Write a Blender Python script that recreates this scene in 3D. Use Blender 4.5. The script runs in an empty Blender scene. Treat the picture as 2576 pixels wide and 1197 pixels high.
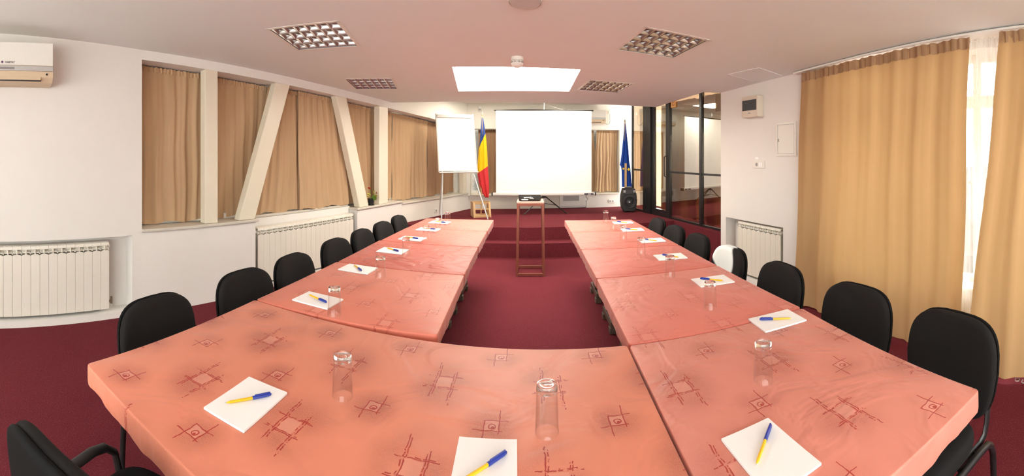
import bpy, bmesh, math, random
from mathutils import Vector, Matrix
from math import pi, sin, cos, radians as R

random.seed(7)
S = bpy.context.scene
COL = S.collection

# ------------------------------------------------------------------ camera
EYE = 1.47
cd = bpy.data.cameras.new('camera'); cam = bpy.data.objects.new('camera', cd); COL.objects.link(cam)
cam.location = (0, 0, EYE); cam.rotation_euler = (R(90), 0, 0)
cd.type = 'PANO'; cd.panorama_type = 'CENTRAL_CYLINDRICAL'      # a phone panorama: a level cylinder, 1000 px per radian
cd.central_cylindrical_range_u_min = -1.330; cd.central_cylindrical_range_u_max = 1.246
cd.central_cylindrical_range_v_min = -0.807; cd.central_cylindrical_range_v_max = 0.390
cd.central_cylindrical_radius = 1.0
cd.clip_start = 0.01
S.camera = cam

# ------------------------------------------------------------------ world, exposure
w = bpy.data.worlds.new('world'); S.world = w; w.use_nodes = True
bg = w.node_tree.nodes['Background']
bg.inputs[0].default_value = (1.0, 0.97, 0.92, 1); bg.inputs[1].default_value = 7.0
S.view_settings.view_transform = 'Standard'; S.view_settings.look = 'None'
S.cycles.max_bounces = 8; S.cycles.transmission_bounces = 6
S.view_settings.exposure = 0.68; S.view_settings.gamma = 1.0; S.view_settings.use_curve_mapping = False
SKYLIGHT, STAGE_FILL = 14.5, 16.5               # radiance of the daylit diffuser and the added stage lamps
# a spot added under the skylight stands in for sun on one chair back
sd = bpy.data.lights.new('sun_patch_spot', 'SPOT'); so = bpy.data.objects.new('sun_patch_spot', sd); COL.objects.link(so)
so.location = (-0.15, 4.30, 2.22); sd.energy = 9000; sd.spot_size = R(4.6); sd.spot_blend = 0.05; sd.shadow_soft_size = 0.01
sd.color = (1.0, 0.93, 0.80)
so.rotation_euler = (Vector((1.36, 2.475, 0.74)) - Vector(so.location)).to_track_quat('-Z', 'Y').to_euler()

# ------------------------------------------------------------------ shader helpers
class X:
    """a socket with arithmetic"""
    def __init__(s, t, k): s.t, s.k = t, k
    def op(s, o, b=None, c=None):
        n = s.t.nodes.new('ShaderNodeMath'); n.operation = o
        for i, v in enumerate((s, b, c)):
            if v is None: continue
            if isinstance(v, X): s.t.links.new(v.k, n.inputs[i])
            else: n.inputs[i].default_value = v
        return X(s.t, n.outputs[0])
    def __add__(s, b): return s.op('ADD', b)
    def __sub__(s, b): return s.op('SUBTRACT', b)
    def __mul__(s, b): return s.op('MULTIPLY', b)
    def __truediv__(s, b): return s.op('DIVIDE', b)
    def abs(s): return s.op('ABSOLUTE')
    def lt(s, b): return s.op('LESS_THAN', b)
    def gt(s, b): return s.op('GREATER_THAN', b)
    def frac(s): return s.op('FRACT')
    def max(s, b): return s.op('MAXIMUM', b)
    def min(s, b): return s.op('MINIMUM', b)
    def sq(s): return s.op('MULTIPLY', s)
    def sqrt(s): return s.op('SQRT')
    def ramp(s, a, b):
        n = s.t.nodes.new('ShaderNodeMapRange'); n.interpolation_type = 'SMOOTHSTEP'
        s.t.links.new(s.k, n.inputs[0]); n.inputs[1].default_value = a; n.inputs[2].default_value = b
        return X(s.t, n.outputs[0])

class Mat:
    def __init__(s, name):
        s.m = bpy.data.materials.new(name); s.m.use_nodes = True; s.t = s.m.node_tree
        s.b = s.t.nodes['Principled BSDF']; s.out = s.t.nodes['Material Output']
    def new(s, n): return s.t.nodes.new(n)
    def link(s, a, b): s.t.links.new(a.k if isinstance(a, X) else a, b)
    def co(s, kind='Object'):
        n = s.new('ShaderNodeTexCoord'); return n.outputs[kind]
    def xyz(s, kind='Object'):
        n = s.new('ShaderNodeSeparateXYZ'); s.link(s.co(kind), n.inputs[0]); return [X(s.t, o) for o in n.outputs]
    def noise(s, scale, detail=2, rough=0.5, vec=None, stretch=None):
        n = s.new('ShaderNodeTexNoise'); n.inputs['Scale'].default_value = scale
        n.inputs['Detail'].default_value = detail; n.inputs['Roughness'].default_value = rough
        v = vec or s.co()
        if stretch:
            mp = s.new('ShaderNodeMapping'); mp.inputs['Scale'].default_value = stretch; s.link(v, mp.inputs[0]); v = mp.outputs[0]
        s.link(v, n.inputs['Vector']); return X(s.t, n.outputs[0])
    def mix(s, f, a, b):
        n = s.new('ShaderNodeMix'); n.data_type = 'RGBA'
        if isinstance(f, X): s.link(f, n.inputs[0])
        else: n.inputs[0].default_value = f
        for v, i in ((a, 6), (b, 7)):
            if isinstance(v, (tuple, list)): n.inputs[i].default_value = (*v, 1)
            else: s.link(v, n.inputs[i])
        return n.outputs[2]
    def bump(s, h, strength, dist=0.01):
        n = s.new('ShaderNodeBump'); n.inputs['Strength'].default_value = strength; n.inputs['Distance'].default_value = dist
        s.link(h, n.inputs['Height']); s.link(n.outputs[0], s.b.inputs['Normal'])
    def col(s, c):
        if isinstance(c, (tuple, list)): s.b.inputs['Base Color'].default_value = (*c, 1)
        else: s.link(c, s.b.inputs['Base Color'])
    def set(s, **k):
        for a, v in k.items(): s.b.inputs[a.replace('_', ' ')].default_value = v
        return s

def plain(name, c, rough=0.6, metal=0.0, var=0.06, scale=40, bump=0.0, **k):
    m = Mat(name); n = m.noise(scale, 3)
    m.col(m.mix(n, tuple(v * (1 - var) for v in c), tuple(min(1, v * (1 + var)) for v in c)))
    m.set(Roughness=rough, Metallic=metal, **k)
    if bump: m.bump(n, bump, 0.002)
    return m.m

M = {}
M['plaster'] = plain('plaster', (0.80, 0.775, 0.735), 0.85, var=0.02, scale=6, bump=0.05)
M['ceiling'] = plain('ceiling_paint', (0.80, 0.81, 0.79), 0.9, var=0.015, scale=4)
M['stage_plaster'] = plain('stage_plaster', (0.80, 0.77, 0.70), 0.85, var=0.02, scale=6)
M['white'] = plain('white_lacquer', (0.80, 0.78, 0.72), 0.4, var=0.02)
M['cream'] = plain('cream_paint', (0.78, 0.72, 0.58), 0.35, var=0.03, scale=9)
M['sill'] = plain('sill_stone', (0.62, 0.58, 0.50), 0.5, var=0.08, scale=60)
M['radiator'] = plain('radiator_enamel', (0.80, 0.77, 0.68), 0.35, var=0.015)
M['black_metal'] = plain('black_metal', (0.012, 0.012, 0.013), 0.35, var=0.1)
M['shell_plastic'] = plain('shell_plastic', (0.006, 0.006, 0.006), 0.85, var=0.1, Specular_IOR_Level=0.15)
M['black_plastic'] = plain('black_plastic', (0.016, 0.016, 0.016), 0.6, var=0.1)
M['dark_plastic'] = plain('dark_plastic', (0.03, 0.03, 0.035), 0.5, var=0.1)
M['grey_plastic'] = plain('grey_plastic', (0.35, 0.34, 0.33), 0.5)
M['silver'] = plain('silver', (0.62, 0.63, 0.62), 0.35, 0.6)
M['brass'] = plain('tarnished_brass', (0.30, 0.26, 0.18), 0.45, 0.7)
M['mirror'] = plain('louvre_mirror', (0.52, 0.495, 0.48), 0.20, 0.9, var=0.03)
M['disc_grey'] = plain('disc_grey', (0.58, 0.55, 0.52), 0.5)
M['tube'] = plain('lamp_tube', (0.75, 0.73, 0.70), 0.3)
M['paper'] = plain('paper', (0.93, 0.93, 0.92), 0.8, var=0.01)
M['card'] = plain('grey_card', (0.28, 0.26, 0.26), 0.8)
M['pen_yellow'] = plain('pen_yellow', (0.85, 0.50, 0.01), 0.35)
M['pen_blue'] = plain('pen_blue', (0.02, 0.045, 0.32), 0.3)
M['darkwood'] = plain('dark_wood', (0.11, 0.082, 0.060), 0.5, var=0.3, scale=20)
M['pinewood'] = plain('pine_wood', (0.62, 0.40, 0.19), 0.5, var=0.12, scale=25)
M['redwood'] = plain('red_stained_wood', (0.24, 0.062, 0.033), 0.5, var=0.15, scale=25)
M['beechtop'] = plain('pink_laminate', (0.55, 0.36, 0.28), 0.4)
M['leaf'] = plain('leaf', (0.13, 0.28, 0.03), 0.5, var=0.25)
M['leaf_pale'] = plain('leaf_pale', (0.55, 0.50, 0.10), 0.5, var=0.2)
M['red_flower'] = plain('red_flower', (0.50, 0.03, 0.02), 0.4)
M['star'] = plain('star_yellow', (0.90, 0.70, 0.03), 0.6)
M['orange'] = plain('orange_paper', (0.80, 0.42, 0.14), 0.7)
M['ink'] = plain('ink', (0.02, 0.015, 0.02), 0.6)
M['navy_ink'] = plain('purple_ink', (0.10, 0.03, 0.12), 0.6)
M['ac_beige'] = plain('ac_beige', (0.66, 0.52, 0.36), 0.45, var=0.02)
M['terrace'] = plain('terrace_floor', (0.10, 0.022, 0.018), 0.8)
M['fence'] = plain('fence_paint', (0.06, 0.06, 0.065), 0.7)
M['box_beige'] = plain('box_beige', (0.68, 0.60, 0.49), 0.45, var=0.02)
M['pcb_grey'] = plain('heater_white', (0.74, 0.72, 0.68), 0.4)

def carpet():
    m = Mat('red_carpet'); n = m.noise(270, 2, 0.7); big = m.noise(3.5, 2)
    base = m.mix(big, (0.135, 0.020, 0.029), (0.170, 0.027, 0.037))
    sp = n.ramp(0.655, 0.72)
    dark = m.noise(190, 2).ramp(0.2, 0.6)
    c = m.mix(dark, (0.08, 0.009, 0.014), base)
    m.col(m.mix(sp * 0.8, c, (0.66, 0.36, 0.37)))
    m.set(Roughness=0.95); m.b.inputs['Specular IOR Level'].default_value = 0.1
    m.bump(n, 0.5, 0.004); return m.m
M['carpet'] = carpet()

def cloth(name, base, deep, ink, cloud, ox=-1.12, oy=0.7025, wr=0.25):
    """salmon tablecloth, printed with sketchy hash marks and small boxed swirls"""
    m = Mat(name); x, y, z = m.xyz()
    d1 = (m.noise(30, 2) - 0.5) * 0.012; d2 = (m.noise(34, 2, vec=None) - 0.5) * 0.012
    px = (x + d1 - ox) / 0.34; py = (y + d2 - oy) / 0.365
    cx = (px.frac() - 0.5) * 0.34; cy = (py.frac() - 0.5) * 0.365
    sx = ((px + 0.5).frac() - 0.5) * 0.34; sy = ((py + 0.5).frac() - 0.5) * 0.365
    brk = m.noise(70, 2, 0.6).gt(0.44)
    def vs(xc, a, b, wd=0.0018): return (cx - xc).abs().lt(wd) * cy.gt(a) * cy.lt(b)
    def hs(yc, a, b, wd=0.0018): return (cy - yc).abs().lt(wd) * cx.gt(a) * cx.lt(b)
    big = vs(-0.031, -0.085, 0.115).max(vs(-0.024, -0.07, 0.10)).max(vs(0.027, -0.10, 0.055)).max(vs(0.034, -0.115, 0.065))
    big = big.max(hs(-0.034, -0.062, 0.05)).max(hs(-0.028, -0.055, 0.045)).max(hs(0.031, -0.055, 0.06)).max(hs(0.036, 0.0, 0.05))
    big = big * brk
    q = sx.abs().max(sy.abs())
    small = (q - 0.021).abs().lt(0.0018)
    small = small.max((sx - 0.021).abs().lt(0.0016) * sy.gt(-0.03) * sy.lt(0.065)).max((sy + 0.021).abs().lt(0.0016) * sx.gt(-0.05) * sx.lt(0.03))
    small = small.max((sx + 0.021).abs().lt(0.0016) * sy.gt(-0.06) * sy.lt(0.02)).max((sy - 0.021).abs().lt(0.0016) * sx.gt(-0.02) * sx.lt(0.045))
    rr = ((sx - 0.002).sq() + (sy + 0.004).sq()).sqrt()
    small = small.max((rr - 0.010).abs().lt(0.0017)).max(((sx - 0.004).sq() + (sy + 0.008).sq()).sqrt().lt(0.0055))
    line = big.max(small) * ink
    gr = m.noise(420, 3, 0.7).ramp(0.15, 0.75)
    db = (cx.sq() * 0.8 + cy.sq() * 0.5).sqrt(); ds = (sx.sq() + sy.sq()).sqrt()
    lowf = m.noise(6, 2)
    cl = (db.ramp(0.13, 0.03).max(ds.ramp(0.105, 0.015))) * gr * lowf.ramp(0.25, 0.7) * cloud
    inner = cx.abs().lt(0.023) * cy.abs().lt(0.026); inner = inner.max(q.lt(0.019)) * (0.35 * min(1, ink))
    c = m.mix(m.noise(2.2, 3), base, deep)
    c = m.mix(cl, c, (0.33, 0.085, 0.055)); c = m.mix(inner, c, (0.80, 0.40, 0.31))
    m.col(m.mix(line, c, (0.36, 0.022, 0.014)))
    m.set(Roughness=0.52); m.b.inputs['Specular IOR Level'].default_value = 0.35
    m.b.inputs['Sheen Weight'].default_value = 0.15; m.b.inputs['Sheen Roughness'].default_value = 0.4
    nz = m.noise(3.4, 3, 0.5); nz.k.node.inputs['Distortion'].default_value = 1.6
    h = nz.ramp(0.42, 0.62) + m.noise(7, 2, 0.5, stretch=(0.8, 1.2, 1)) * 0.5 + m.noise(500, 1) * 0.015
    m.bump(h, wr, 0.02); return m.m
M['cloth_head'] = cloth('salmon_cloth', (0.74, 0.255, 0.160), (0.71, 0.230, 0.142), 0.95, 0.95, wr=0.14)
M['cloth_right'] = cloth('salmon_pink_cloth', (0.71, 0.255, 0.190), (0.68, 0.235, 0.175), 0.85, 0.8, ox=0.81 - 0.17 - 0.34, oy=0.795 - 0.1825, wr=0.2)
M['cloth_mid'] = cloth('salmon_cloth_faint', (0.70, 0.215, 0.145), (0.67, 0.195, 0.132), 0.6, 0.25, wr=0.14)
M['cloth_pale'] = cloth('salmon_cloth_right', (0.68, 0.200, 0.148), (0.65, 0.182, 0.136), 0.42, 0.2, ox=0.81 - 0.17 - 0.34, oy=0.795 - 0.1825, wr=0.14)
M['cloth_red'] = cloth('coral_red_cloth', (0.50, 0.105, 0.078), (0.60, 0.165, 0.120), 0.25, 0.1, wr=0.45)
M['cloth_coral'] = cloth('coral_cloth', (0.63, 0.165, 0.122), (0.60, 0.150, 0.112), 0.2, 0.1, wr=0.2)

def fabric(name, c, c2, trans=0.0, rough=0.9, tcol=None):
    m = Mat(name); n = m.noise(9, 3, stretch=(1, 1, 0.15)); f = m.noise(600, 1)
    cc = m.mix(n, c, c2); m.col(cc); m.set(Roughness=rough); m.b.inputs['Specular IOR Level'].default_value = 0.2
    m.bump(f, 0.1, 0.002)
    if trans:
        tr = m.new('ShaderNodeBsdfTranslucent'); tr.inputs[0].default_value = (*(tcol or c), 1)
        mx = m.new('ShaderNodeMixShader'); mx.inputs[0].default_value = trans
        m.link(m.b.outputs[0], mx.inputs[1]); m.link(tr.outputs[0], mx.inputs[2]); m.link(mx.outputs[0], m.out.inputs[0])
    return m.m
M['curtain'] = fabric('tan_curtain', (0.49, 0.325, 0.185), (0.57, 0.39, 0.235))
M['curtain_dark'] = fabric('brown_curtain', (0.30, 0.175, 0.10), (0.36, 0.22, 0.13))
M['curtain_amber'] = fabric('amber_curtain', (0.50, 0.31, 0.15), (0.56, 0.36, 0.18), 0.14, tcol=(0.60, 0.37, 0.15))
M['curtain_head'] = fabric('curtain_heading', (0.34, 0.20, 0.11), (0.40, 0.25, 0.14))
M['curtain_brown'] = fabric('glass_wall_curtain', (0.40, 0.21, 0.07), (0.48, 0.27, 0.10), 0.10, tcol=(0.40, 0.19, 0.05))
M['chair_fabric'] = fabric('black_upholstery', (0.010, 0.0095, 0.0095), (0.014, 0.013, 0.013))
M['blue_flag'] = fabric('blue_flag', (0.012, 0.05, 0.30), (0.02, 0.075, 0.38))

def sheer():
    m = Mat('white_net'); m.col((0.9, 0.9, 0.88)); m.set(Roughness=0.9)
    tr = m.new('ShaderNodeBsdfTranslucent'); tr.inputs[0].default_value = (0.95, 0.95, 0.92, 1)
    tp = m.new('ShaderNodeBsdfTransparent'); a = m.new('ShaderNodeMixShader'); b = m.new('ShaderNodeMixShader')
    n = m.noise(14, 3, stretch=(1, 1, 0.1))
    a.inputs[0].default_value = 0.6; m.link(m.b.outputs[0], a.inputs[1]); m.link(tr.outputs[0], a.inputs[2])
    m.link(n * 0.5 + 0.45, b.inputs[0]); m.link(a.outputs[0], b.inputs[1]); m.link(tp.outputs[0], b.inputs[2])
    m.link(b.outputs[0], m.out.inputs[0]); return m.m
M['sheer'] = sheer()

def tricolour():
    m = Mat('tricolour'); x, y, z = m.xyz()
    k = z - x * 2.2
    a = k.gt(1.28); b = (z - x * 0.7).gt(0.80)
    c = m.mix(b, (0.62, 0.03, 0.035), (0.90, 0.55, 0.0)); m.col(m.mix(a, c, (0.015, 0.05, 0.22)))
    m.set(Roughness=0.75); m.bump(m.noise(8, 3, stretch=(1, 1, 0.2)), 0.3, 0.02); return m.m
M['tricolour'] = tricolour()

def glass(name, tint, refl):
    m = Mat(name); tp = m.new('ShaderNodeBsdfTransparent'); tp.inputs[0].default_value = (*tint, 1)
    gl = m.new('ShaderNodeBsdfGlossy'); gl.inputs['Roughness'].default_value = 0.015; gl.inputs[0].default_value = (0.86, 0.88, 0.84, 1)
    mx = m.new('ShaderNodeMixShader'); mx.inputs[0].default_value = refl
    m.link(tp.outputs[0], mx.inputs[1]); m.link(gl.outputs[0], mx.inputs[2]); m.link(mx.outputs[0], m.out.inputs[0]); return m.m
M['film_glass'] = glass('reflective_film_glass', (0.62, 0.52, 0.42), 0.42)
M['pane'] = glass('window_glass', (0.93, 0.95, 0.95), 0.06)
def tumbler():
    m = Mat('clear_glass'); m.col((0.97, 0.985, 0.98)); m.set(Roughness=0.0, IOR=1.45); m.b.inputs['Transmission Weight'].default_value = 1.0
    n = m.noise(5); m.link(n * 0.01, m.b.inputs['Roughness']); return m.m
M['tumbler'] = tumbler()
def thin_glass():
    m = Mat('thin_glass'); tp = m.new('ShaderNodeBsdfTransparent'); tp.inputs[0].default_value = (0.995, 0.997, 0.995, 1)
    gl = m.new('ShaderNodeBsdfGlossy'); gl.inputs['Roughness'].default_value = 0.02; fr = m.new('ShaderNodeLayerWeight'); fr.inputs[0].default_value = 0.5
    mx = m.new('ShaderNodeMixShader'); f = X(m.t, fr.outputs['Facing']); m.link(f.sq() * f * 0.55 + 0.035, mx.inputs[0])
    m.link(tp.outputs[0], mx.inputs[1]); m.link(gl.outputs[0], mx.inputs[2]); m.link(mx.outputs[0], m.out.inputs[0]); return m.m
M['thin_glass'] = thin_glass()
def emit(name, c, s):
    m = Mat(name); n = m.noise(2, 2)
    m.col((0.9, 0.9, 0.9)); m.link(m.mix(n, tuple(v * 0.98 for v in c), c), m.b.inputs['Emission Color']); m.b.inputs['Emission Strength'].default_value = s; return m.m
M['skylight'] = emit('skylight_diffuser', (1.0, 0.93, 0.82), SKYLIGHT)
M['stage_fill_lamp'] = emit('stage_fill_lamp', (1.0, 0.93, 0.78), STAGE_FILL)
M['screen'] = plain('screen_white', (0.95, 0.95, 0.93), 0.9, var=0.005)
M['whiteboard'] = plain('whiteboard', (0.92, 0.91, 0.88), 0.3, var=0.01)

# ------------------------------------------------------------------ mesh helpers
class MB:
    def __init__(s): s.bm = bmesh.new()
    def box(s, x0, x1, y0, y1, z0, z1, r=0, seg=2, mtx=None):
        vs = [s.bm.verts.new((x, y, z)) for x in (x0, x1) for y in (y0, y1) for z in (z0, z1)]
        f = [s.bm.faces.new([vs[i] for i in q]) for q in ((0, 1, 3, 2), (4, 6, 7, 5), (0, 4, 5, 1), (2, 3, 7, 6), (0, 2, 6, 4), (1, 5, 7, 3))]
        if r:
            es = list({e for a in f for e in a.edges}); g = bmesh.ops.bevel(s.bm, geom=es, offset=r, segments=seg, affect='EDGES', profile=0.5)
            vs = list({v for a in g['faces'] for v in a.verts} | {v for v in vs if v.is_valid})
        if mtx is not None: bmesh.ops.transform(s.bm, matrix=mtx, verts=vs)
        return s
    def prism(s, poly, a, b, axis='y'):
        """poly in the other two axes (x,z for y; x,y for z; y,z for x), extruded from a to b"""
        def P(p, t): return (p[0], t, p[1]) if axis == 'y' else (p[0], p[1], t) if axis == 'z' else (t, p[0], p[1])
        va = [s.bm.verts.new(P(p, a)) for p in poly]; vb = [s.bm.verts.new(P(p, b)) for p in poly]; n = len(poly)
        s.bm.faces.new(va); s.bm.faces.new(vb[::-1])
        for i in range(n): s.bm.faces.new((va[i], vb[i], vb[(i + 1) % n], va[(i + 1) % n]))
        return s
    def rings(s, rings, caps=True, closed=True):
        rv = [[s.bm.verts.new(p) for p in r] for r in rings]; n = len(rv[0])
        for a, b in zip(rv, rv[1:]):
            for i in range(n if closed else n - 1):
                s.bm.faces.new((a[i], a[(i + 1) % n], b[(i + 1) % n], b[i]))
        if caps: s.bm.faces.new(rv[0][::-1]); s.bm.faces.new(rv[-1])
        return s
    def tube(s, path, r, n=8, r2=None, flat=None):
        """flat=(a,b): half axes of an oval section"""
        path = [Vector(p) for p in path]; rings = []; up = None
        for i, p in enumerate(path):
            d = (path[min(i + 1, len(path) - 1)] - path[max(i - 1, 0)]).normalized()
            if up is None: up = Vector((0, 0, 1)) if abs(d.z) < 0.9 else Vector((1, 0, 0))
            a = d.cross(up).normalized(); b = a.cross(d).normalized(); up = b
            rr = r if r2 is None else r + (r2 - r) * i / (len(path) - 1)
            fa, fb = flat or (rr, rr)
            rings.append([p + a * cos(2 * pi * k / n) * fa + b * sin(2 * pi * k / n) * fb for k in range(n)])
        return s.rings(rings)
    def lathe(s, prof, n=24, c=(0, 0, 0), axis='z'):
        rv = []
        for r, h in prof:
            if r < 1e-6: rv.append([s.bm.verts.new(c_add(c, 0, 0, h, axis))])
            else: rv.append([s.bm.verts.new(c_add(c, r * cos(2 * pi * k / n), r * sin(2 * pi * k / n), h, axis)) for k in range(n)])
        for a, b in zip(rv, rv[1:]):
            for k in range(n):
                k2 = (k + 1) % n
                q = [a[k % len(a)], a[k2 % len(a)], b[k2 % len(b)], b[k % len(b)]]
                q = [v for i, v in enumerate(q) if v not in q[:i]]
                if len(q) > 2: s.bm.faces.new(q)
        return s
    def grid(s, fn, nu, nv):
        v = [[s.bm.verts.new(fn(i / nu, j / nv)) for j in range(nv + 1)] for i in range(nu + 1)]
        for i in range(nu):
            for j in range(nv): s.bm.faces.new((v[i][j], v[i + 1][j], v[i + 1][j + 1], v[i][j + 1]))
        return s
    def mesh(s, name, mat, smooth=False, ang=40):
        bmesh.ops.recalc_face_normals(s.bm, faces=s.bm.faces)
        me = bpy.data.meshes.new(name); s.bm.to_mesh(me); s.bm.free()
        me.materials.append(M[mat] if isinstance(mat, str) else mat)
        if smooth:
            me.polygons.foreach_set('use_smooth', [True] * len(me.polygons)); me.set_sharp_from_angle(angle=R(ang))
        return me
    def build(s, name, mat, parent=None, smooth=False, ang=40, loc=None, rot=None):
        return link(name, s.mesh(name, mat, smooth, ang), parent, loc, rot)

def c_add(c, x, y, h, axis):
    if axis == 'z': return (c[0] + x, c[1] + y, c[2] + h)
    if axis == 'y': return (c[0] + x, c[1] + h, c[2] + y)
    return (c[0] + h, c[1] + x, c[2] + y)

def link(name, me, parent=None, loc=None, rot=None):
    o = bpy.data.objects.new(name, me); COL.objects.link(o); o.parent = parent
    if loc: o.location = loc
    if rot: o.rotation_euler = rot
    return o
def tag(o, label, cat, group=None):
    o['label'] = label; o['category'] = cat
    if group: o['group'] = group
    return o
def thing(name, label, cat, loc=(0, 0, 0), rz=0.0, group=None):
    o = bpy.data.objects.new(name, None); COL.objects.link(o); o.empty_display_size = 0.1
    o.location = loc; o.rotation_euler = (0, 0, rz); return tag(o, label, cat, group)
def copy_tree(o, parent=None):
    c = o.copy(); COL.objects.link(c); c.parent = parent
    for ch in list(o.children): copy_tree(ch, c)
    return c
def struct(o, label=None, cat=None):
    o['kind'] = 'structure'
    if label: o['label'] = label
    if cat: o['category'] = cat
    return o
def text(body, size, mat, name, parent, loc, rot, depth=0.0008, align='CENTER'):
    cu = bpy.data.curves.new('t', 'FONT'); cu.body = body; cu.size = size; cu.extrude = depth; cu.align_x = align; cu.offset = size * 0.03; cu.resolution_u = 2
    t = bpy.data.objects.new('t', cu); COL.objects.link(t)
    me = bpy.data.meshes.new_from_object(t.evaluated_get(bpy.context.evaluated_depsgraph_get()))
    bpy.data.objects.remove(t); bpy.data.curves.remove(cu)
    me.materials.clear(); me.materials.append(M[mat]); return link(name, me, parent, loc, rot)

class Frame:
    """a wall: u runs along it, +w out of the room, z up"""
    def __init__(s, a, b):
        s.a = Vector((a[0], a[1], 0)); d = Vector((b[0] - a[0], b[1] - a[1], 0)); s.L = d.length; s.d = d / s.L
        s.n = Vector((-s.d.y, s.d.x, 0)); s.rz = math.atan2(s.d.y, s.d.x)
    def p(s, u, w=0.0, z=0.0): return s.a + s.d * u + s.n * w + Vector((0, 0, z))
    def wall(s, name, parts, mat, label=None):
        """parts: (polygon in u,z ; w0, w1)"""
        mb = MB()
        for poly, w0, w1 in parts: mb.prism(poly, w0, w1, 'y')
        return struct(mb.build(name, mat, loc=s.p(0), rot=(0, 0, s.rz)), label, 'wall')
def rect(u0, u1, z0, z1): return [(u0, z0), (u1, z0), (u1, z1), (u0, z1)]

AB = Frame((-3.872, -2.5), (-3.04, 2.07)); BC = Frame((-3.04, 2.07), (-1.975, 5.96)); CD = Frame((-1.975, 5.96), (-1.21, 7.85))
BK = Frame((-1.21, 7.85), (2.08, 8.15)); GL = Frame((2.08, 7.75), (2.79, 4.3)); RW = Frame((2.31, 4.4), (3.19, -1.0))
STAGE = 0.39
def zc(x, y): return 2.475 - 0.018 * x - 0.042 * y              # the low ceiling slopes gently away
CN = Vector((0.018, 0.042, 1)).normalized()

# ------------------------------------------------------------------ floor and stage
struct(MB().prism([(-4.3, -2.9), (3.9, -2.9), (3.9, 6.2), (-2.6, 6.2)], -0.12, 0.0, 'z').build('floor', 'carpet'), 'speckled dark red carpet of the lower floor', 'floor')
fs = MB()
fs.prism([(-2.15, 5.93), (0, 5.92), (1.70, 6.05), (2.34, 6.13), (2.535, 4.83), (2.60, 4.30), (3.3, 4.30), (2.6, 8.5), (-1.6, 8.5)], -0.1, STAGE, 'z')
st = struct(fs.build('floor_stage', 'carpet'), 'red carpeted stage raised two steps at the far end', 'floor')
fs = MB(); fs.prism([(-2.2, 5.69), (0, 5.68), (1.75, 5.78), (2.42, 5.86), (2.34, 6.14), (1.70, 6.06), (0, 5.93), (-2.15, 5.94)], -0.1, 0.204, 'z')
struct(fs.build('floor_step', 'carpet'), 'red carpeted lower step up to the stage', 'step')

# ------------------------------------------------------------------ ceilings
LAMPS = [((-1.589, 2.677), 9.4, 0.55, 0.575), ((-1.825, 4.405), 12.0, 0.55, 0.60), ((1.016, 2.935), 8.5, 0.535, 0.555), ((0.883, 4.56), 7.0, 0.515, 0.555)]
SKY = [(-0.74, 3.80), (0.505, 3.85), (0.50, 4.915), (-0.89, 4.99)]
def lamp_corners(l, e=0.0):
    (cx, cy), a, sx, sy = l; a = R(a); o = []
    for ax, ay in ((-1, -1), (1, -1), (1, 1), (-1, 1)):
        dx, dy = ax * (sx / 2 + e), ay * (sy / 2 + e); o.append((cx + dx * cos(a) - dy * sin(a), cy + dx * sin(a) + dy * cos(a)))
    return o
outer = [(-4.1, -2.8), (3.75, -2.8), (2.52, 4.42), (2.31, 4.41), (2.10, 4.455), (1.905, 5.74), (-0.1, 5.74), (-2.3, 5.71), (-3.25, 2.07)]
bm = bmesh.new(); es = []
for loop in [outer, SKY] + [lamp_corners(l, 0.002) for l in LAMPS]:
    vs = [bm.verts.new((x, y, zc(x, y))) for x, y in loop]
    es += [bm.edges.new((vs[i], vs[(i + 1) % len(vs)])) for i in range(len(vs))]
bmesh.ops.triangle_fill(bm, use_beauty=True, use_dissolve=False, edges=es, normal=(0, 0, -1))
mb = MB(); mb.bm.free(); mb.bm = bm
def up(mbx, pts, h, top=None):                                   # upright faces from the ceiling plane
    for i in range(len(pts)):
        (x0, y0), (x1, y1) = pts[i], pts[(i + 1) % len(pts)]
        mbx.bm.faces.new([mbx.bm.verts.new(v) for v in ((x0, y0, zc(x0, y0)), (x1, y1, zc(x1, y1)), (x1, y1, top or zc(x1, y1) + h), (x0, y0, top or zc(x0, y0) + h))])
up(mb, SKY, 0.13)
edge = [(2.52, 4.42), (2.31, 4.41), (2.10, 4.455), (1.905, 5.74), (-0.1, 5.74), (-2.3, 5.71)]
for (x0, y0), (x1, y1) in zip(edge, edge[1:]):
    mb.bm.faces.new([mb.bm.verts.new(v) for v in ((x0, y0, zc(x0, y0)), (x1, y1, zc(x1, y1)), (x1, y1, 2.56), (x0, y0, 2.56))])
struct(mb.build('ceiling', 'ceiling'), 'smooth pale pinkish ceiling over the tables', 'ceiling')
# ceiling over the stage and along the glass wall, a little higher
sc_ = MB().prism([(-2.8, 5.4), (1.85, 5.4), (2.0, 4.2), (3.4, 4.2), (3.2, 8.6), (-2.8, 8.6)], 2.50, 2.60, 'z')
struct(sc_.build('ceiling_stage', 'stage_plaster'), 'higher white ceiling above the stage', 'ceiling')

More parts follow.
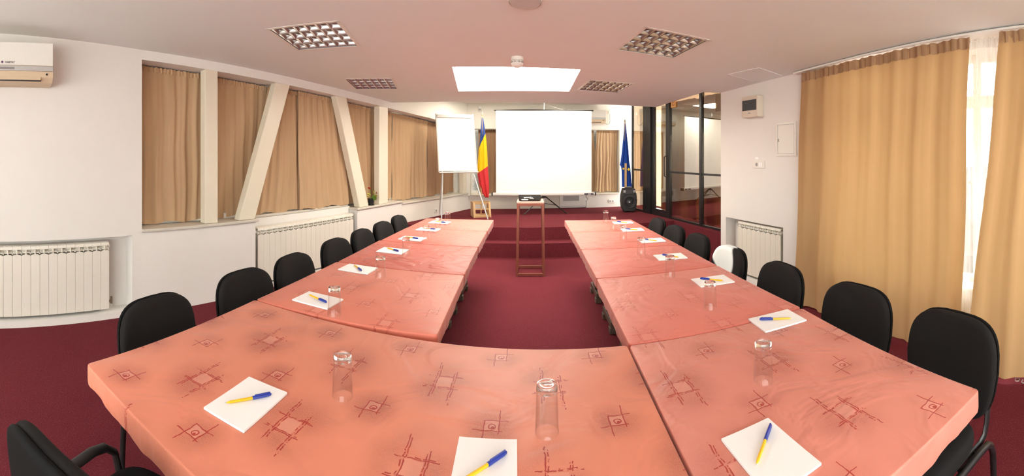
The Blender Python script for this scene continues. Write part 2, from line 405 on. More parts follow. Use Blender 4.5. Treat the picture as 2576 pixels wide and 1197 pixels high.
def skylight(name, pts, mat, label):
    o = MB(); h = 0.11
    vs = [o.bm.verts.new((x, y, zc(x, y) + h)) for x, y in pts]; o.bm.faces.new(vs)
    t = thing(name, label, 'skylight', (sum(p[0] for p in pts) / 4, sum(p[1] for p in pts) / 4, 0))
    ob = o.build('diffuser', mat, t); ob.location = (-t.location.x, -t.location.y, 0)
    f = MB()
    for i in range(4):
        (x0, y0), (x1, y1) = pts[i], pts[(i + 1) % 4]; c = (sum(p[0] for p in pts) / 4, sum(p[1] for p in pts) / 4)
        q = [((x0, y0)), ((x1, y1)), (x1 + (c[0] - x1) * 0.03, y1 + (c[1] - y1) * 0.03), (x0 + (c[0] - x0) * 0.03, y0 + (c[1] - y0) * 0.03)]
        va = [f.bm.verts.new((x, y, zc(x, y) + h - 0.03)) for x, y in q]; vb = [f.bm.verts.new((x, y, zc(x, y) + h - 0.004)) for x, y in q]
        f.bm.faces.new(va); f.bm.faces.new(vb[::-1])
        for k in range(4): f.bm.faces.new((va[k], va[(k + 1) % 4], vb[(k + 1) % 4], vb[k]))
    fo = f.build('frame', 'white', t); fo.location = ob.location
    return t
skylight('skylight', SKY, 'skylight', 'large bright white skylight panel set in the ceiling')
for x, y in ((-0.75, 6.75), (0.75, 6.75)):  # two lamps added out of view to brighten the stage
    t = thing('stage_fill_lamp', 'square added fill lamp in the higher ceiling over the %s of the stage' % ('left half' if x < 0 else 'right half'), 'lamp', (x, y, 2.5), 0, 'added fill lamps over the stage')
    MB().box(-0.34, 0.34, -0.34, 0.34, -0.012, 0.0, 0.004).build('frame', 'white', t)
    MB().box(-0.30, 0.30, -0.30, 0.30, -0.016, -0.0125).build('diffuser', 'stage_fill_lamp', t)

def louvre(l, label):
    (cx, cy), a, sx, sy = l
    t = thing('ceiling_light', label, 'ceiling light', (cx, cy, zc(cx, cy)), 0, 'louvred ceiling lights')
    t.rotation_mode = 'QUATERNION'; t.rotation_quaternion = Vector((0, 0, 1)).rotation_difference(CN) @ Matrix.Rotation(R(a), 3, 'Z').to_quaternion()
    X0, Y0 = sx / 2, sy / 2; h = 0.075
    mb = MB()
    mb.box(-X0, X0, -Y0, Y0, h, h + 0.012)
    for q in ((-X0, -X0 + 0.004, -Y0, Y0), (X0 - 0.004, X0, -Y0, Y0), (-X0, X0, -Y0, -Y0 + 0.004), (-X0, X0, Y0 - 0.004, Y0)): mb.box(*q, 0, h)
    mb.build('housing', 'grey_plastic', t)
    f = MB(); e = 0.013
    for q in ((-X0 - e, -X0 + e, -Y0 - e, Y0 + e), (X0 - e, X0 + e, -Y0 - e, Y0 + e), (-X0 - e, X0 + e, -Y0 - e, -Y0 + e), (-X0 - e, X0 + e, Y0 - e, Y0 + e)): f.box(*q, -0.003, -0.0005)
    f.build('frame', 'white', t)
    nx, ny = 6, 4; ix, iy = X0 - e, Y0 - e
    pts = [(-0.003, 0.004), (0.003, 0.004), (0.010, 0.018), (0.015, 0.036), (0.018, 0.056), (-0.018, 0.056), (-0.015, 0.036), (-0.010, 0.018)]
    for i in range(nx + 1):
        x = -ix + 2 * ix * i / nx; cl = [(min(ix + .01, max(-ix - .01, x + p)), z) for p, z in pts]
        MB().prism(cl, -iy, iy, 'y').build('lamella', 'mirror', t, True, 30)
    for j in range(ny + 1):
        y = -iy + 2 * iy * j / ny; cl = [(min(iy + .01, max(-iy - .01, y + p)), z) for p, z in pts]
        MB().prism(cl, -ix, ix, 'x').build('cross_lamella', 'mirror', t, True, 30)
    for j in range(ny):
        y = -iy + 2 * iy * (j + 0.5) / ny
        MB().tube([(-ix, y, 0.064), (ix, y, 0.064)], 0.008, 10).build('lamp_tube', 'tube', t, True)
    return t
for l, s in zip(LAMPS, ('mirrored louvre ceiling light above the window side, nearest the camera', 'mirrored louvre ceiling light above the window side, nearer the stage',
                        'mirrored louvre ceiling light on the curtain side, nearest the camera', 'mirrored louvre ceiling light right beside the skylight')): louvre(l, s)

def on_ceiling(name, label, cat, x, y):
    t = thing(name, label, cat, (x, y, zc(x, y))); t.rotation_mode = 'QUATERNION'; t.rotation_quaternion = Vector((0, 0, 1)).rotation_difference(CN); return t
t = on_ceiling('smoke_detector', 'small white domed smoke detector at the edge of the skylight', 'smoke detector', -0.10, 3.50)
MB().lathe([(0, 0), (0.055, 0), (0.055, -0.030), (0, -0.030)], 24).build('base', 'white', t, True)
MB().lathe([(0.048, -0.0305), (0.056, -0.040), (0.055, -0.055), (0.042, -0.078), (0.020, -0.090), (0, -0.092)], 24).build('dome', 'white', t, True)
for k in range(10):
    MB().box(0.0540, 0.0570, -0.013, 0.013, -0.053, -0.042).build('vent_slot', 'grey_plastic', t, rot=(0, 0, 2 * pi * k / 10))
t = on_ceiling('ceiling_speaker', 'round grey disc fixed to the ceiling above the head table', 'ceiling disc', -0.02, 2.335)
MB().lathe([(0, -0.020), (0.088, -0.018), (0.095, -0.010), (0.095, -0.001), (0, -0.001)], 36).build('cover', 'disc_grey', t, True)
MB().lathe([(0.0955, -0.013), (0.100, -0.013), (0.102, -0.0005), (0.0955, -0.0005)], 36).build('rim', 'white', t, True)
t = on_ceiling('ceiling_hatch', 'square access hatch in the ceiling near the breaker box', 'hatch', 2.19, 3.42); t.rotation_quaternion = t.rotation_quaternion @ Matrix.Rotation(R(20), 3, 'Z').to_quaternion()
MB().box(-0.185, 0.185, -0.185, 0.185, -0.004, -0.0005).build('panel', 'ceiling', t)
f = MB()
for q in ((-0.2, -0.188, -0.2, 0.2), (0.188, 0.2, -0.2, 0.2), (-0.2, 0.2, -0.2, -0.188), (-0.2, 0.2, 0.188, 0.2)): f.box(*q, -0.006, -0.0005)
f.build('frame', 'ceiling', t)

# ------------------------------------------------------------------ left walls
H = 2.75
# near left: plain wall with a radiator niche
n0, n1 = 2.35, 4.548
AB.wall('wall_left_near', [(rect(0, n0, 0, H), 0, 0.30), (rect(n1, AB.L + 0.0, 0, H), 0, 0.30), (rect(n0, n1, 0.735, H), 0, 0.30),
                           (rect(n0, n1, 0, 0.735), 0.15, 0.30), (rect(n0, n1, 0, 0.055), 0, 0.15)], 'plaster', 'white plaster wall with a radiator niche, nearest the camera on the left')
# window wall: parapet, niche behind the long radiator, sloping lintel
def head(u): return 2.355 - 0.048 * u
BC.wall('wall_left', [(rect(-0.0, 1.27, 0, 0.755), 0, 0.30), (rect(2.95, BC.L + 0.02, 0, 0.72), 0, 0.30), (rect(1.27, 2.95, 0, 0.765), 0.14, 0.30),
                      (rect(1.27, 2.95, 0, 0.05), 0.02, 0.14),
                      ([(-0.03, head(0)), (BC.L + 0.02, head(BC.L)), (BC.L + 0.02, H), (-0.03, H)], 0, 0.30)], 'plaster', 'white window wall along the left with parapet and sloping lintel')
CD.wall('wall_left_stage', [(rect(-0.02, CD.L + 0.25, 0.2, 0.69), 0, 0.30), ([(-0.02, 2.165), (CD.L + 0.25, 2.0), (CD.L + 0.25, H), (-0.02, H)], 0, 0.30)], 'stage_plaster', 'white window wall beside the stage')
def sill(fr, u0, u1, z, w0, label):
    mb = MB().box(u0, u1, w0, 0.29, z, z + 0.028, 0.006)
    return struct(mb.build('trim_sill', 'sill', loc=fr.p(0), rot=(0, 0, fr.rz)), label, 'window sill')
sill(BC, 0.0, 1.30, 0.757, -0.025, 'grey stone window sill nearest the camera')
sill(BC, 2.93, 4.03, 0.722, -0.025, 'stone window sill under the flower pot')
sill(BC, 1.302, 2.928, 0.767, 0.145, 'set back window sill above the long radiator')
sill(CD, 0.01, 2.02, 0.692, -0.025, 'window sill beside the stage')
def window(fr, u0, u1, z0, z1f, w, n, label, nm):
    """panes in a frame; one pane object for each light"""
    t = bpy.data.objects.new(nm, None); COL.objects.link(t); t.location = fr.p(0); t.rotation_euler = (0, 0, fr.rz); struct(t, label, 'window')
    us = [u0 + (u1 - u0) * i / n for i in range(n + 1)]
    for u in us: MB().box(u - 0.03, u + 0.03, w - 0.025, w + 0.025, z0, z1f(u) + 0.05).build('mullion', 'white', t)
    for z in (z0, ): MB().box(u0, u1, w - 0.024, w + 0.024, z, z + 0.06).build('bottom_rail', 'white', t)
    for a, b in zip(us, us[1:]):
        MB().prism([(a, z0), (b, z0), (b, z1f(b) + 0.04), (a, z1f(a) + 0.04)], w - 0.004, w + 0.004, 'y').build('pane', 'pane', t)
    return t
window(BC, 0.0, BC.L, 0.78, head, 0.262, 5, 'long band of windows behind the tan curtains', 'window_1')
window(CD, 0.0, 1.95, 0.71, lambda u: 2.165 - 0.08 * u, 0.262, 2, 'corner window beside the stage behind the curtains', 'window_2')
# roller shutters added outside these windows to block daylight
for fr, a, b, z1, i, s in ((BC, -0.05, BC.L, 2.5, 1, 'added roller shutter blocking daylight outside the left windows'), (CD, 0.05, 2.0, 2.4, 2, 'added roller shutter blocking daylight outside the corner window')):
    mb = MB(); z = 0.6
    while z < z1: mb.box(a, b, 0.305, 0.325, z, z + 0.052, 0.004, 1); z += 0.05
    struct(mb.build('trim_added_shutter', 'grey_plastic', loc=fr.p(0), rot=(0, 0, fr.rz)), s, 'shutter')

# timber-look steel posts and braces in the window band
def post(fr, uT, uB, wd, zt, zb, label, w0=0.005, w1=0.105):
    t = tag(MB().prism([(uB - wd / 2, zb), (uB + wd / 2, zb), (uT + wd / 2, zt), (uT - wd / 2, zt)], w0, w1, 'y').build('window_post', 'cream', loc=fr.p(0), rot=(0, 0, fr.rz)), label, 'post')
    b = t.modifiers.new('bevel', 'BEVEL'); b.width = 0.008; b.segments = 2; return t
post(BC, 0.735, 0.735, 0.15, head(0.735) + 0.005, 0.786, 'upright cream post standing on the grey sill nearest the camera')
post(BC, 1.66, 1.165, 0.205, head(1.66) + 0.005, 0.786, 'cream brace leaning away from the camera, foot on the grey sill')
post(BC, 2.635, 3.105, 0.20, head(2.635) + 0.005, 0.751, 'cream brace leaning the other way, foot beside the flower pot')
post(BC, 3.565, 3.565, 0.22, head(3.565) + 0.005, 0.751, 'upright cream post behind the flower pot')
post(CD, 1.93, 1.93, 0.11, 2.01, 0.721, 'slim cream post in the corner of the stage windows')

# ------------------------------------------------------------------ curtains
def wave(u, k, ph, sharp=0.0):
    s = sin(k * u + ph) + 0.45 * sin(2.3 * k * u + 1.7 * ph + 0.6) + 0.3 * sin(0.43 * k * u + 2.1 * ph); return s / 1.5
def curtain(name, label, mat, fr, uT0, uT1, uB0, uB1, ztf, zb, w, amp=0.022, folds=9, lean=0.0, group=None, headh=0.05, ph=None, sag=0.012, cat='curtain', hm=None):
    ph = random.uniform(0, 6) if ph is None else ph
    um = (uT0 + uT1) / 2; base = fr.p(um, w)
    t = thing(name, label, cat, base, fr.rz, group)
    wd = max(uT1 - uT0, uB1 - uB0); k = 2 * pi * folds / wd
    def pt(a, tt, off=0.0, extra=0.0):
        u = (uT0 + (uT1 - uT0) * a) * (1 - tt) + (uB0 + (uB1 - uB0) * a) * tt
        zt = ztf(u); z = zt + (zb - zt) * tt + (sag * sin(4 * a * pi + ph) * tt)
        y = amp * wave(a * wd, k, ph) * (0.55 + 0.45 * sin(min(1, tt * 1.3) * pi / 2)) + amp * 0.5 * wave(a * wd, k * 0.37, ph * 2 + tt * 1.2) * tt
        return (u - um + 0.008 * sin(9 * tt + ph + 7 * a), y + lean * tt + off, z + extra)
    nu = max(24, int(folds * 9)); me = MB().grid(pt, nu, 22)
    c = me.build('drape', mat, t, True, 80)
    if headh:
        def hp(a, b):
            p = pt(a, 0.0); x = a * wd
            return (p[0], p[1] - 0.006 + 0.007 * sin(k * 4.1 * x + ph) * (1 - abs(b - .5)) + 0.004 * sin(k * 7 * x), p[2] + 0.012 - headh * b + 0.004 * sin(k * 3 * x + b * 2))
        MB().grid(hp, nu * 2, 5).build('heading', hm or mat, t, True, 80)
    return t
hz = lambda u: head(u) - 0.025
G = 'tan curtains of the left windows'
curtain('curtain', 'tan curtain in the left window bay nearest the camera', 'curtain', BC, 0.015, 0.74, 0.02, 0.73, hz, 0.80, 0.185, 0.022, 5, group=G)
curtain('curtain', 'tan curtain between the upright post and the first leaning brace', 'curtain', BC, 0.75, 1.60, 0.75, 1.55, hz, 0.80, 0.225, 0.014, 6, group=G)
curtain('curtain', 'tan curtain just behind the top of the first leaning brace', 'curtain', BC, 1.58, 2.06, 1.30, 2.10, hz, 0.80, 0.180, 0.018, 6, group=G)
curtain('curtain', 'tan curtain over the far half of the long radiator', 'curtain', BC, 2.0, 2.76, 2.04, 2.95, hz, 0.80, 0.138, 0.014, 7, group=G)
curtain('curtain', 'tan curtain behind the flower pot', 'curtain', BC, 2.78, 3.58, 2.97, 3.58, hz, 0.80, 0.20, 0.018, 6, group=G)
curtain('curtain', 'tan curtain beyond the post where the stage begins', 'curtain', BC, 3.60, 4.03, 3.60, 4.03, hz, 0.775, 0.18, 0.014, 4, group=G)
hz2 = lambda u: 2.14 - 0.08 * u
curtain('curtain', 'tan curtain behind the left edge of the flip chart', 'curtain', CD, 0.0, 0.93, 0.0, 0.93, hz2, 0.735, 0.19, 0.014, 8, group=G)
curtain('curtain', 'brown curtain behind the flip chart legs', 'curtain_dark', CD, 0.95, 1.84, 0.95, 1.80, hz2, 0.735, 0.20, 0.02, 9, group=G)

# ------------------------------------------------------------------ back wall
b0, b1, b2, b3 = 0.05, 1.10, 2.05, 3.115
BK.wall('wall_back', [(rect(-0.3, BK.L + 0.5, 0.2, 0.66), 0.06, 0.36), (rect(2.40, BK.L + 0.5, 0.2, 0.66), 0.0, 0.06),
                      (rect(-0.3, BK.L + 0.5, 1.995, H), 0, 0.30), (rect(b1, b2, 0.66, 1.995), 0, 0.30), (rect(b3, BK.L + 0.5, 0.66, 1.995), 0, 0.30), (rect(-0.3, b0, 0.66, 1.995), 0, 0.30)],
        'stage_plaster', 'white back wall of the stage')
def bsill(u0, u1, w0, label):
    return struct(MB().box(u0, u1, w0, 0.29, 0.662, 0.684, 0.005).build('trim_sill', 'cream', loc=BK.p(0), rot=(0, 0, BK.rz)), label, 'window sill')
bsill(0.06, 1.09, -0.01, 'window sill behind the tricolour flag'); bsill(2.39, 3.11, -0.03, 'window sill behind the blue flag')
window(BK, b0, b1, 0.68, lambda u: 1.96, 0.262, 1, 'window in the back wall left of the screen', 'window_3'); window(BK, b2, b3, 0.68, lambda u: 1.96, 0.262, 2, 'window in the back wall right of the screen', 'window_4')
for a, b, i in ((b0, b1, 0), (b2, b3, 1)):  # added shutters, block daylight at the back windows too
    mb = MB(); z = 0.62
    while z < 2.05: mb.box(a - 0.03, b + 0.03, 0.37, 0.39, z, z + 0.052, 0.004, 1); z += 0.05
    struct(mb.build('trim_added_shutter', 'grey_plastic', loc=BK.p(0), rot=(0, 0, BK.rz)), 'added roller shutter blocking daylight outside the %s back window' % ('left', 'right')[i], 'shutter')
kz = lambda u: 1.975
curtain('curtain', 'brown curtain behind the tricolour flag', 'curtain_dark', BK, 0.20, 1.09, 0.20, 1.09, kz, 0.70, 0.16, 0.016, 8)
curtain('curtain', 'tan curtain peeping out at the right edge of the screen', 'curtain', BK, 2.06, 2.60, 2.06, 2.69, kz, 0.70, 0.175, 0.012, 6)
curtain('curtain', 'tan curtain between the screen and the blue flag', 'curtain', BK, 2.64, 3.10, 2.60, 3.10, kz, 0.70, 0.115, 0.014, 7)

def socket(fr, u, z, wd, ht, n, label, w=0.0):
    t = thing('wall_socket', label, 'socket', fr.p(u, w, z), fr.rz)
    MB().box(-wd / 2, wd / 2, -0.012, -0.0005, -ht / 2, ht / 2, 0.004).build('plate', 'white', t)
    for i in range(n):
        x = (i - (n - 1) / 2) * wd / n * 0.85; MB().lathe([(0, -0.0135), (0.018, -0.0135), (0.019, -0.0125)], 16, (x, 0, 0), 'y').build('outlet', 'grey_plastic', t, True)
    return t
socket(BK, 2.934, 0.51, 0.13, 0.075, 2, 'white double socket low on the wall beside the black loudspeaker')
socket(CD, 0.93, 0.49, 0.075, 0.075, 1, 'white single socket below the sill beside the flip chart')
t = thing('motion_sensor', 'white motion sensor high in the corner above the tricolour flag', 'sensor', BK.p(0.24, 0, 2.33), BK.rz)
MB().box(-0.035, 0.035, -0.05, -0.0005, 0, 0.12, 0.012).build('case', 'white', t, True); MB().box(-0.025, 0.025, -0.054, -0.0505, 0.02, 0.06, 0.001).build('lens', 'grey_plastic', t)
def aircon(fr, u0, u1, z0, z1, dep, label, brand=False):
    L = u1 - u0; Hh = z1 - z0; t = thing('air_conditioner', label, 'air conditioner', fr.p((u0 + u1) / 2, 0, z0), fr.rz)
    a = 0.28 * Hh; b = 0.42 * Hh
    MB().prism([(-0.0005, 0.0), (-0.0005, Hh), (-dep * 0.93, Hh), (-dep, Hh - 0.02), (-dep, b), (-dep, a + 0.002), (-dep * 0.97, a * 0.6), (-dep * 0.80, 0.012), (-dep * 0.55, 0.0)], -L / 2, L / 2, 'x').build('body', 'ac_beige', t)
    MB().box(-L / 2 + 0.001, L / 2 - 0.001, -dep - 0.010, -dep - 0.0005, b + 0.004, Hh - 0.004, 0.004).build('front_panel', 'white', t)
    st = MB().box(-L / 2 + 0.001, L / 2 - 0.001, -dep - 0.011, -dep - 0.0005, a + 0.006, b, 0.003).build('silver_band', 'silver', t)
    MB().box(L / 2 - 0.62, L / 2 - 0.315, -dep - 0.0125, -dep - 0.0113, a + 0.016, b - 0.012).build('display', 'card', st)
    MB().box(-L / 2 + 0.06, L / 2 - 0.10, -dep * 0.99, -dep * 0.90, 0.02, 0.028).build('louvre_gap', 'ink', t)
    mb = MB().box(-L / 2 + 0.06, L / 2 - 0.10, -0.008, 0.0, 0.0, a * 0.72, 0.002); mb.build('air_flap', 'ac_beige', t, loc=(0, -dep * 0.955, 0.026), rot=(R(-12), 0, 0))
    MB().box(L / 2 - 0.06, L / 2 - 0.045, -dep - 0.003, -dep * 0.9, a * 0.75, a * 0.75 + 0.014).build('lamp_dot', 'ink', t)
    if brand:
        text('HABITAT', 0.0185, 'ink', 'brand_lettering', t, (L / 2 - 0.350, -dep - 0.0106, b + 0.020), (R(90), 0, 0))
        MB().lathe([(0, -0.002), (0.009, -0.002), (0.009, 0)], 20, axis='y').build('brand_emblem', 'navy_ink', t, loc=(L / 2 - 0.412, -dep - 0.0101, b + 0.027))
    return t
aircon(AB, 2.95, 3.775, 2.045, 2.375, 0.20, 'white split air conditioner with silver band high on the left wall', True)
aircon(BK, 1.96, 2.765, 2.11, 2.385, 0.18, 'white air conditioner half hidden behind the projection screen')
t = thing('wall_cable', 'thin grey cable looping from the far air conditioner to its socket', 'cable', BK.p(2.77, 0, 2.16), BK.rz)
MB().tube([(0, -0.02, 0.02), (0.02, -0.02, -0.03), (0.07, -0.02, -0.055), (0.115, -0.02, -0.04), (0.128, -0.02, 0.03), (0.122, -0.02, 0.165)], 0.006, 6).build('cable', 'grey_plastic', t, True)
MB().box(0.095, 0.155, -0.03, -0.001, 0.165, 0.225, 0.005).build('plug_box', 'white', t)
t = thing('wall_heater', 'white box heater with a glass window under the projection screen', 'heater', BK.p(2.11, -0.02, STAGE + 0.012), BK.rz)
MB().box(-0.27, 0.27, 0.0, 0.075, 0, 0.275, 0.008).build('case', 'pcb_grey', t); MB().box(-0.20, 0.13, -0.006, -0.0005, 0.14, 0.25, 0.003).build('window_pane', 'grey_plastic', t)
MB().box(-0.27, 0.27, -0.004, -0.0005, 0.025, 0.032).build('groove', 'grey_plastic', t); MB().box(0.275, 0.33, 0.02, 0.07, 0.14, 0.20, 0.006).build('valve', 'white', t)

# ------------------------------------------------------------------ glass wall on the right of the stage
def gl(name, label, cat): 
    t = thing(name, label, cat, GL.p(0, 0, STAGE), GL.rz); return t
ZT = 2.105
t = struct(gl('wall_glass', 'black framed wall of reflective glass beside the stage', 'glass wall'))
for i, (a, b) in enumerate(((0.02, 0.535), (1.44, 2.29), (2.35, 3.42))):
    for z0, z1 in ((0.03, 0.775), (0.805, ZT)): MB().box(a, b, -0.004, 0.004, z0, z1).build('pane', 'film_glass', t)
    MB().box(a - 0.03, b + 0.03, -0.025, 0.025, 0.0, 0.03).build('bottom_rail', 'black_metal', t)
    MB().box(a - 0.03, b + 0.03, -0.018, 0.018, 0.775, 0.805).build('middle_rail', 'black_metal', t)
for a, b, d in ((-0.02, 0.018, 0.02), (0.537, 0.82, 0.06), (1.385, 1.438, 0.03), (2.292, 2.348, 0.03), (3.42, 3.5, 0.03)):
    MB().box(a, b, -d, d, 0.0, ZT).build('mullion', 'black_metal', t)
d = struct(gl('door_1', 'black framed glass door onto the stage', 'door'))
MB().box(0.895, 1.31, -0.004, 0.004, 0.13, ZT - 0.02).build('pane', 'film_glass', d)
f = MB(); f.box(0.825, 0.89, -0.028, 0.028, 0.0, ZT).box(1.315, 1.38, -0.028, 0.028, 0.0, ZT).box(0.89, 1.315, -0.028, 0.028, 0.0, 0.12); f.build('frame', 'black_metal', d)
MB().tube([(1.345, -0.03, 0.70), (1.345, -0.075, 0.72), (1.345, -0.075, 1.05), (1.345, -0.03, 1.07)], 0.010, 8).build('handle', 'black_metal', d, True)
t = thing('notice', 'small orange paper notice at the top of the glass wall', 'notice', GL.p(1.545, -0.02, 2.27), GL.rz)
MB().box(-0.075, 0.075, 0.0, 0.010, 0, 0.12).build('sheet', 'orange', t); f = MB()
for q in ((-0.03, 0.03, 0.03, 0.038), (-0.03, 0.03, 0.082, 0.09), (-0.03, -0.022, 0.03, 0.09), (0.022, 0.03, 0.03, 0.06)): f.box(q[0], q[1], -0.001, -0.0002, q[2], q[3])
f.build('mark', 'redwood', t)
gz = lambda u: 2.38
for i, (a, b, s) in enumerate(((0.02, 0.60, 'brown curtain behind the glass pane by the blue flag'), (0.75, 1.50, 'brown curtain behind the glass door'), (1.30, 2.00, 'brown curtain behind the first pane past the glass door'), (1.75, 2.45, 'brown curtain behind the middle of the glass wall'), (2.22, 2.98, 'brown curtain behind the last pane of the glass wall'), (2.75, 3.45, 'brown curtain behind the hidden end of the glass wall'))):
    curtain('curtain', s, 'curtain_brown', GL, a, b, a, b, gz, STAGE + 0.03, 0.13 + 0.09 * (i % 2), 0.022, 4, group='curtains behind the glass wall')

# ------------------------------------------------------------------ right wall with radiator niche and the curtained window
wu0, wu1 = 1.75, 5.10                                            # window opening
RW.wall('wall_right', [(rect(0, 0.103, 0, H), 0, 0.30), (rect(0.103, 1.078, 0.71, H), 0, 0.30), (rect(0.103, 1.078, 0, 0.71), 0.14, 0.30), (rect(0.103, 1.078, 0, 0.05), 0, 0.14),
                       (rect(1.078, wu0, 0, H), 0, 0.30), (rect(wu0, wu1, 0, 0.40), 0, 0.30), (rect(wu0, wu1, 2.30, H), 0, 0.30), (rect(wu1, RW.L + 1.9, 0, H), 0, 0.30)],
        'plaster', 'white wall on the right with a radiator niche and curtained window')
t = thing('breaker_box', 'cream breaker box with a dark window high on the right wall', 'breaker box', RW.p(0.645, 0, 1.89), RW.rz)
MB().box(-0.13, 0.13, -0.09, -0.0005, 0, 0.235, 0.008).build('case', 'box_beige', t, True); MB().box(-0.115, 0.115, -0.098, -0.0905, 0.075, 0.19, 0.003).build('dark_window', 'dark_plastic', t)
MB().box(-0.02, 0.02, -0.096, -0.0905, 0.04, 0.05, 0.002).build('latch', 'grey_plastic', t)
t = thing('access_panel', 'flat white service panel beside the amber curtain', 'access panel', RW.p(1.125, 0, 1.46), RW.rz)
f = MB()
for q in ((-0.145, -0.12, 0, 0.35), (0.12, 0.145, 0, 0.35), (-0.12, 0.12, 0, 0.022), (-0.12, 0.12, 0.328, 0.35)): f.box(q[0], q[1], -0.014, -0.0005, q[2], q[3], 0.002)
f.build('frame', 'white', t); MB().box(-0.114, 0.114, -0.009, -0.0005, 0.028, 0.322).build('door', 'white', t); MB().box(-0.110, -0.096, -0.013, -0.0095, 0.15, 0.18, 0.001).build('latch', 'grey_plastic', t)
t = thing('switch_plate', 'white socket and switch plate below the breaker box', 'switch', RW.p(0.708, 0, 1.325), RW.rz)
MB().box(-0.095, 0.095, -0.012, -0.0005, 0, 0.08, 0.004).build('plate', 'white', t); MB().lathe([(0, -0.0135), (0.02, -0.0135), (0.021, -0.0125)], 18, (-0.03, 0, 0.04), 'y').build('outlet', 'grey_plastic', t, True)
MB().box(0.01, 0.035, -0.015, -0.0122, 0.015, 0.065, 0.001).build('rocker', 'paper', t); MB().box(0.038, 0.063, -0.015, -0.0122, 0.015, 0.065, 0.001).build('rocker', 'paper', t)
tag(MB().box(-0.035, 0.02, -0.002, -0.0004, 0, 0.022).build('paper_label', 'paper', loc=RW.p(0.68, 0, 1.425), rot=(0, 0, RW.rz)), 'tiny paper label stuck above the switch plate', 'label')

# window behind the amber curtains
t = bpy.data.objects.new('window_5', None); COL.objects.link(t); t.location = RW.p(0); t.rotation_euler = (0, 0, RW.rz); struct(t, 'tall white framed window behind the amber curtains', 'window')
us = [wu0, 2.62, 3.06, 3.55, 4.3, wu1]
for u in us: MB().box(u - 0.035, u + 0.035, 0.17, 0.23, 0.40, 2.30).build('mullion', 'white', t)
for z0, z1 in ((0.40, 0.47), (1.86, 1.96), (2.23, 2.30)): MB().box(wu0, wu1, 0.172, 0.228, z0, z1).build('transom', 'white', t)
for a, b in zip(us, us[1:]):
    for z0, z1 in ((0.47, 1.86), (1.96, 2.23)): MB().box(a + 0.036, b - 0.036, 0.197, 0.203, z0, z1).build('pane', 'pane', t)
struct(MB().box(wu0, wu1, -0.02, 0.17, 0.40, 0.425, 0.005).build('trim_sill', 'white', loc=RW.p(0), rot=(0, 0, RW.rz)), 'white sill of the window behind the amber curtains', 'window sill')
RAIL = Frame((2.465, 3.09), (2.62, 1.2))
rz_ = lambda u: zc(*RAIL.p(u).xy) - 0.045
tag(MB().box(-0.03, 3.2, -0.02, 0.10, 0, 0.018, 0.004).build('curtain_rail', 'white', loc=RAIL.p(0, 0, 2.277), rot=(0, -0.0395 * 0.98, RAIL.rz)), 'white rail for the amber curtains under the ceiling', 'curtain rail')
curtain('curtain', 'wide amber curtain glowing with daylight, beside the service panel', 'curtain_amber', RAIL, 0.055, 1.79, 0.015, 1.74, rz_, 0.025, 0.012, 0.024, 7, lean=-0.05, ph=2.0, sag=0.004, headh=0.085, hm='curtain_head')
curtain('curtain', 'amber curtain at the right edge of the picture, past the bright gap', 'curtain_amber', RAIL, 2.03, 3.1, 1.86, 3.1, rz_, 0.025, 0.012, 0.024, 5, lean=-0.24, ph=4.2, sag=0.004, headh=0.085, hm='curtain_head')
curtain('net_curtain', 'white net curtain glowing in the gap between the amber curtains', 'sheer', RAIL, 1.2, 2.9, 1.2, 2.9, rz_, 0.05, 0.09, 0.012, 24, headh=0.07, cat='net curtain')
t = thing('curtain_weight', 'two small clear rings on the carpet under the right curtain', 'rings', (2.44, 0.82, 0.006))
for k in (0, 1): MB().lathe([(0.012, 0), (0.018, 0.004), (0.018, -0.004), (0.012, 0)], 16).build('ring', 'tumbler', t, True, loc=(0.005 * k, 0.05 * k, 0))
# terrace outside
struct(MB().prism([(2.95, -3), (9, -3), (9, 4.2), (2.6, 4.2)], -0.12, -0.02, 'z').build('floor_terrace', 'terrace'), 'red terrace outside the window', 'terrace')
t = thing('terrace_fence', 'grey slatted fence outside the bright window gap', 'fence', (6.2, 2.4, -0.02), R(-65))
for k in range(26):
    MB().box(-1.3 + k * 0.1, -1.3 + k * 0.1 + 0.07, -0.012, 0.012, 0.0, 1.28 + 0.03 * (k % 2), 0.004).build('slat', 'fence', t)
for z in (0.25, 1.0): MB().box(-1.32, 1.32, 0.013, 0.05, z, z + 0.06).build('rail', 'fence', t)
t = thing('planter', 'dark flower pot on the terrace outside the window gap', 'planter', (4.1, 2.05, -0.02))
MB().lathe([(0, 0), (0.10, 0), (0.14, 0.26), (0.15, 0.30), (0.13, 0.30), (0.12, 0.24), (0, 0.24)], 20).build('pot', 'dark_plastic', t, True)
struct(MB().box(2.9, 9, 4.05, 4.2, 0, 2.6).build('wall_terrace', 'plaster'), 'white outside wall bounding the terrace', 'wall')
# the unseen rest of the room behind the camera
struct(MB().box(-4.2, 3.9, -2.8, -2.6, 0, 0.6).box(-4.2, 3.9, -2.8, -2.6, 2.3, H).box(-4.2, -3.2, -2.8, -2.6, 0.6, 2.3).box(2.55, 3.9, -2.8, -2.6, 0.6, 2.3).build('wall_rear', 'plaster'), 'white wall behind the camera', 'wall')
t = bpy.data.objects.new('window_added', None); COL.objects.link(t); struct(t, 'wide made-up window added behind the camera for daylight', 'window')  # unseen window, added to bring daylight in from behind
for k in range(6): MB().box(-3.2 + 1.15 * k - 0.03, -3.2 + 1.15 * k + 0.03, -2.73, -2.67, 0.6, 2.3).build('mullion', 'white', t)
for k in range(5): MB().box(-3.17 + 1.15 * k, -2.08 + 1.15 * k, -2.703, -2.697, 0.6, 2.3).build('pane', 'pane', t)
# unseen roof over everything, seals out the sky light
struct(MB().prism([(-4.4, -3), (4.0, -3), (3.1, 4.3), (3.3, 8.7), (-3.0, 8.7)], 2.76, 2.86, 'z').build('ceiling_roof', 'fence'), 'unseen roof slab sealing off the sky above the ceilings', 'roof')

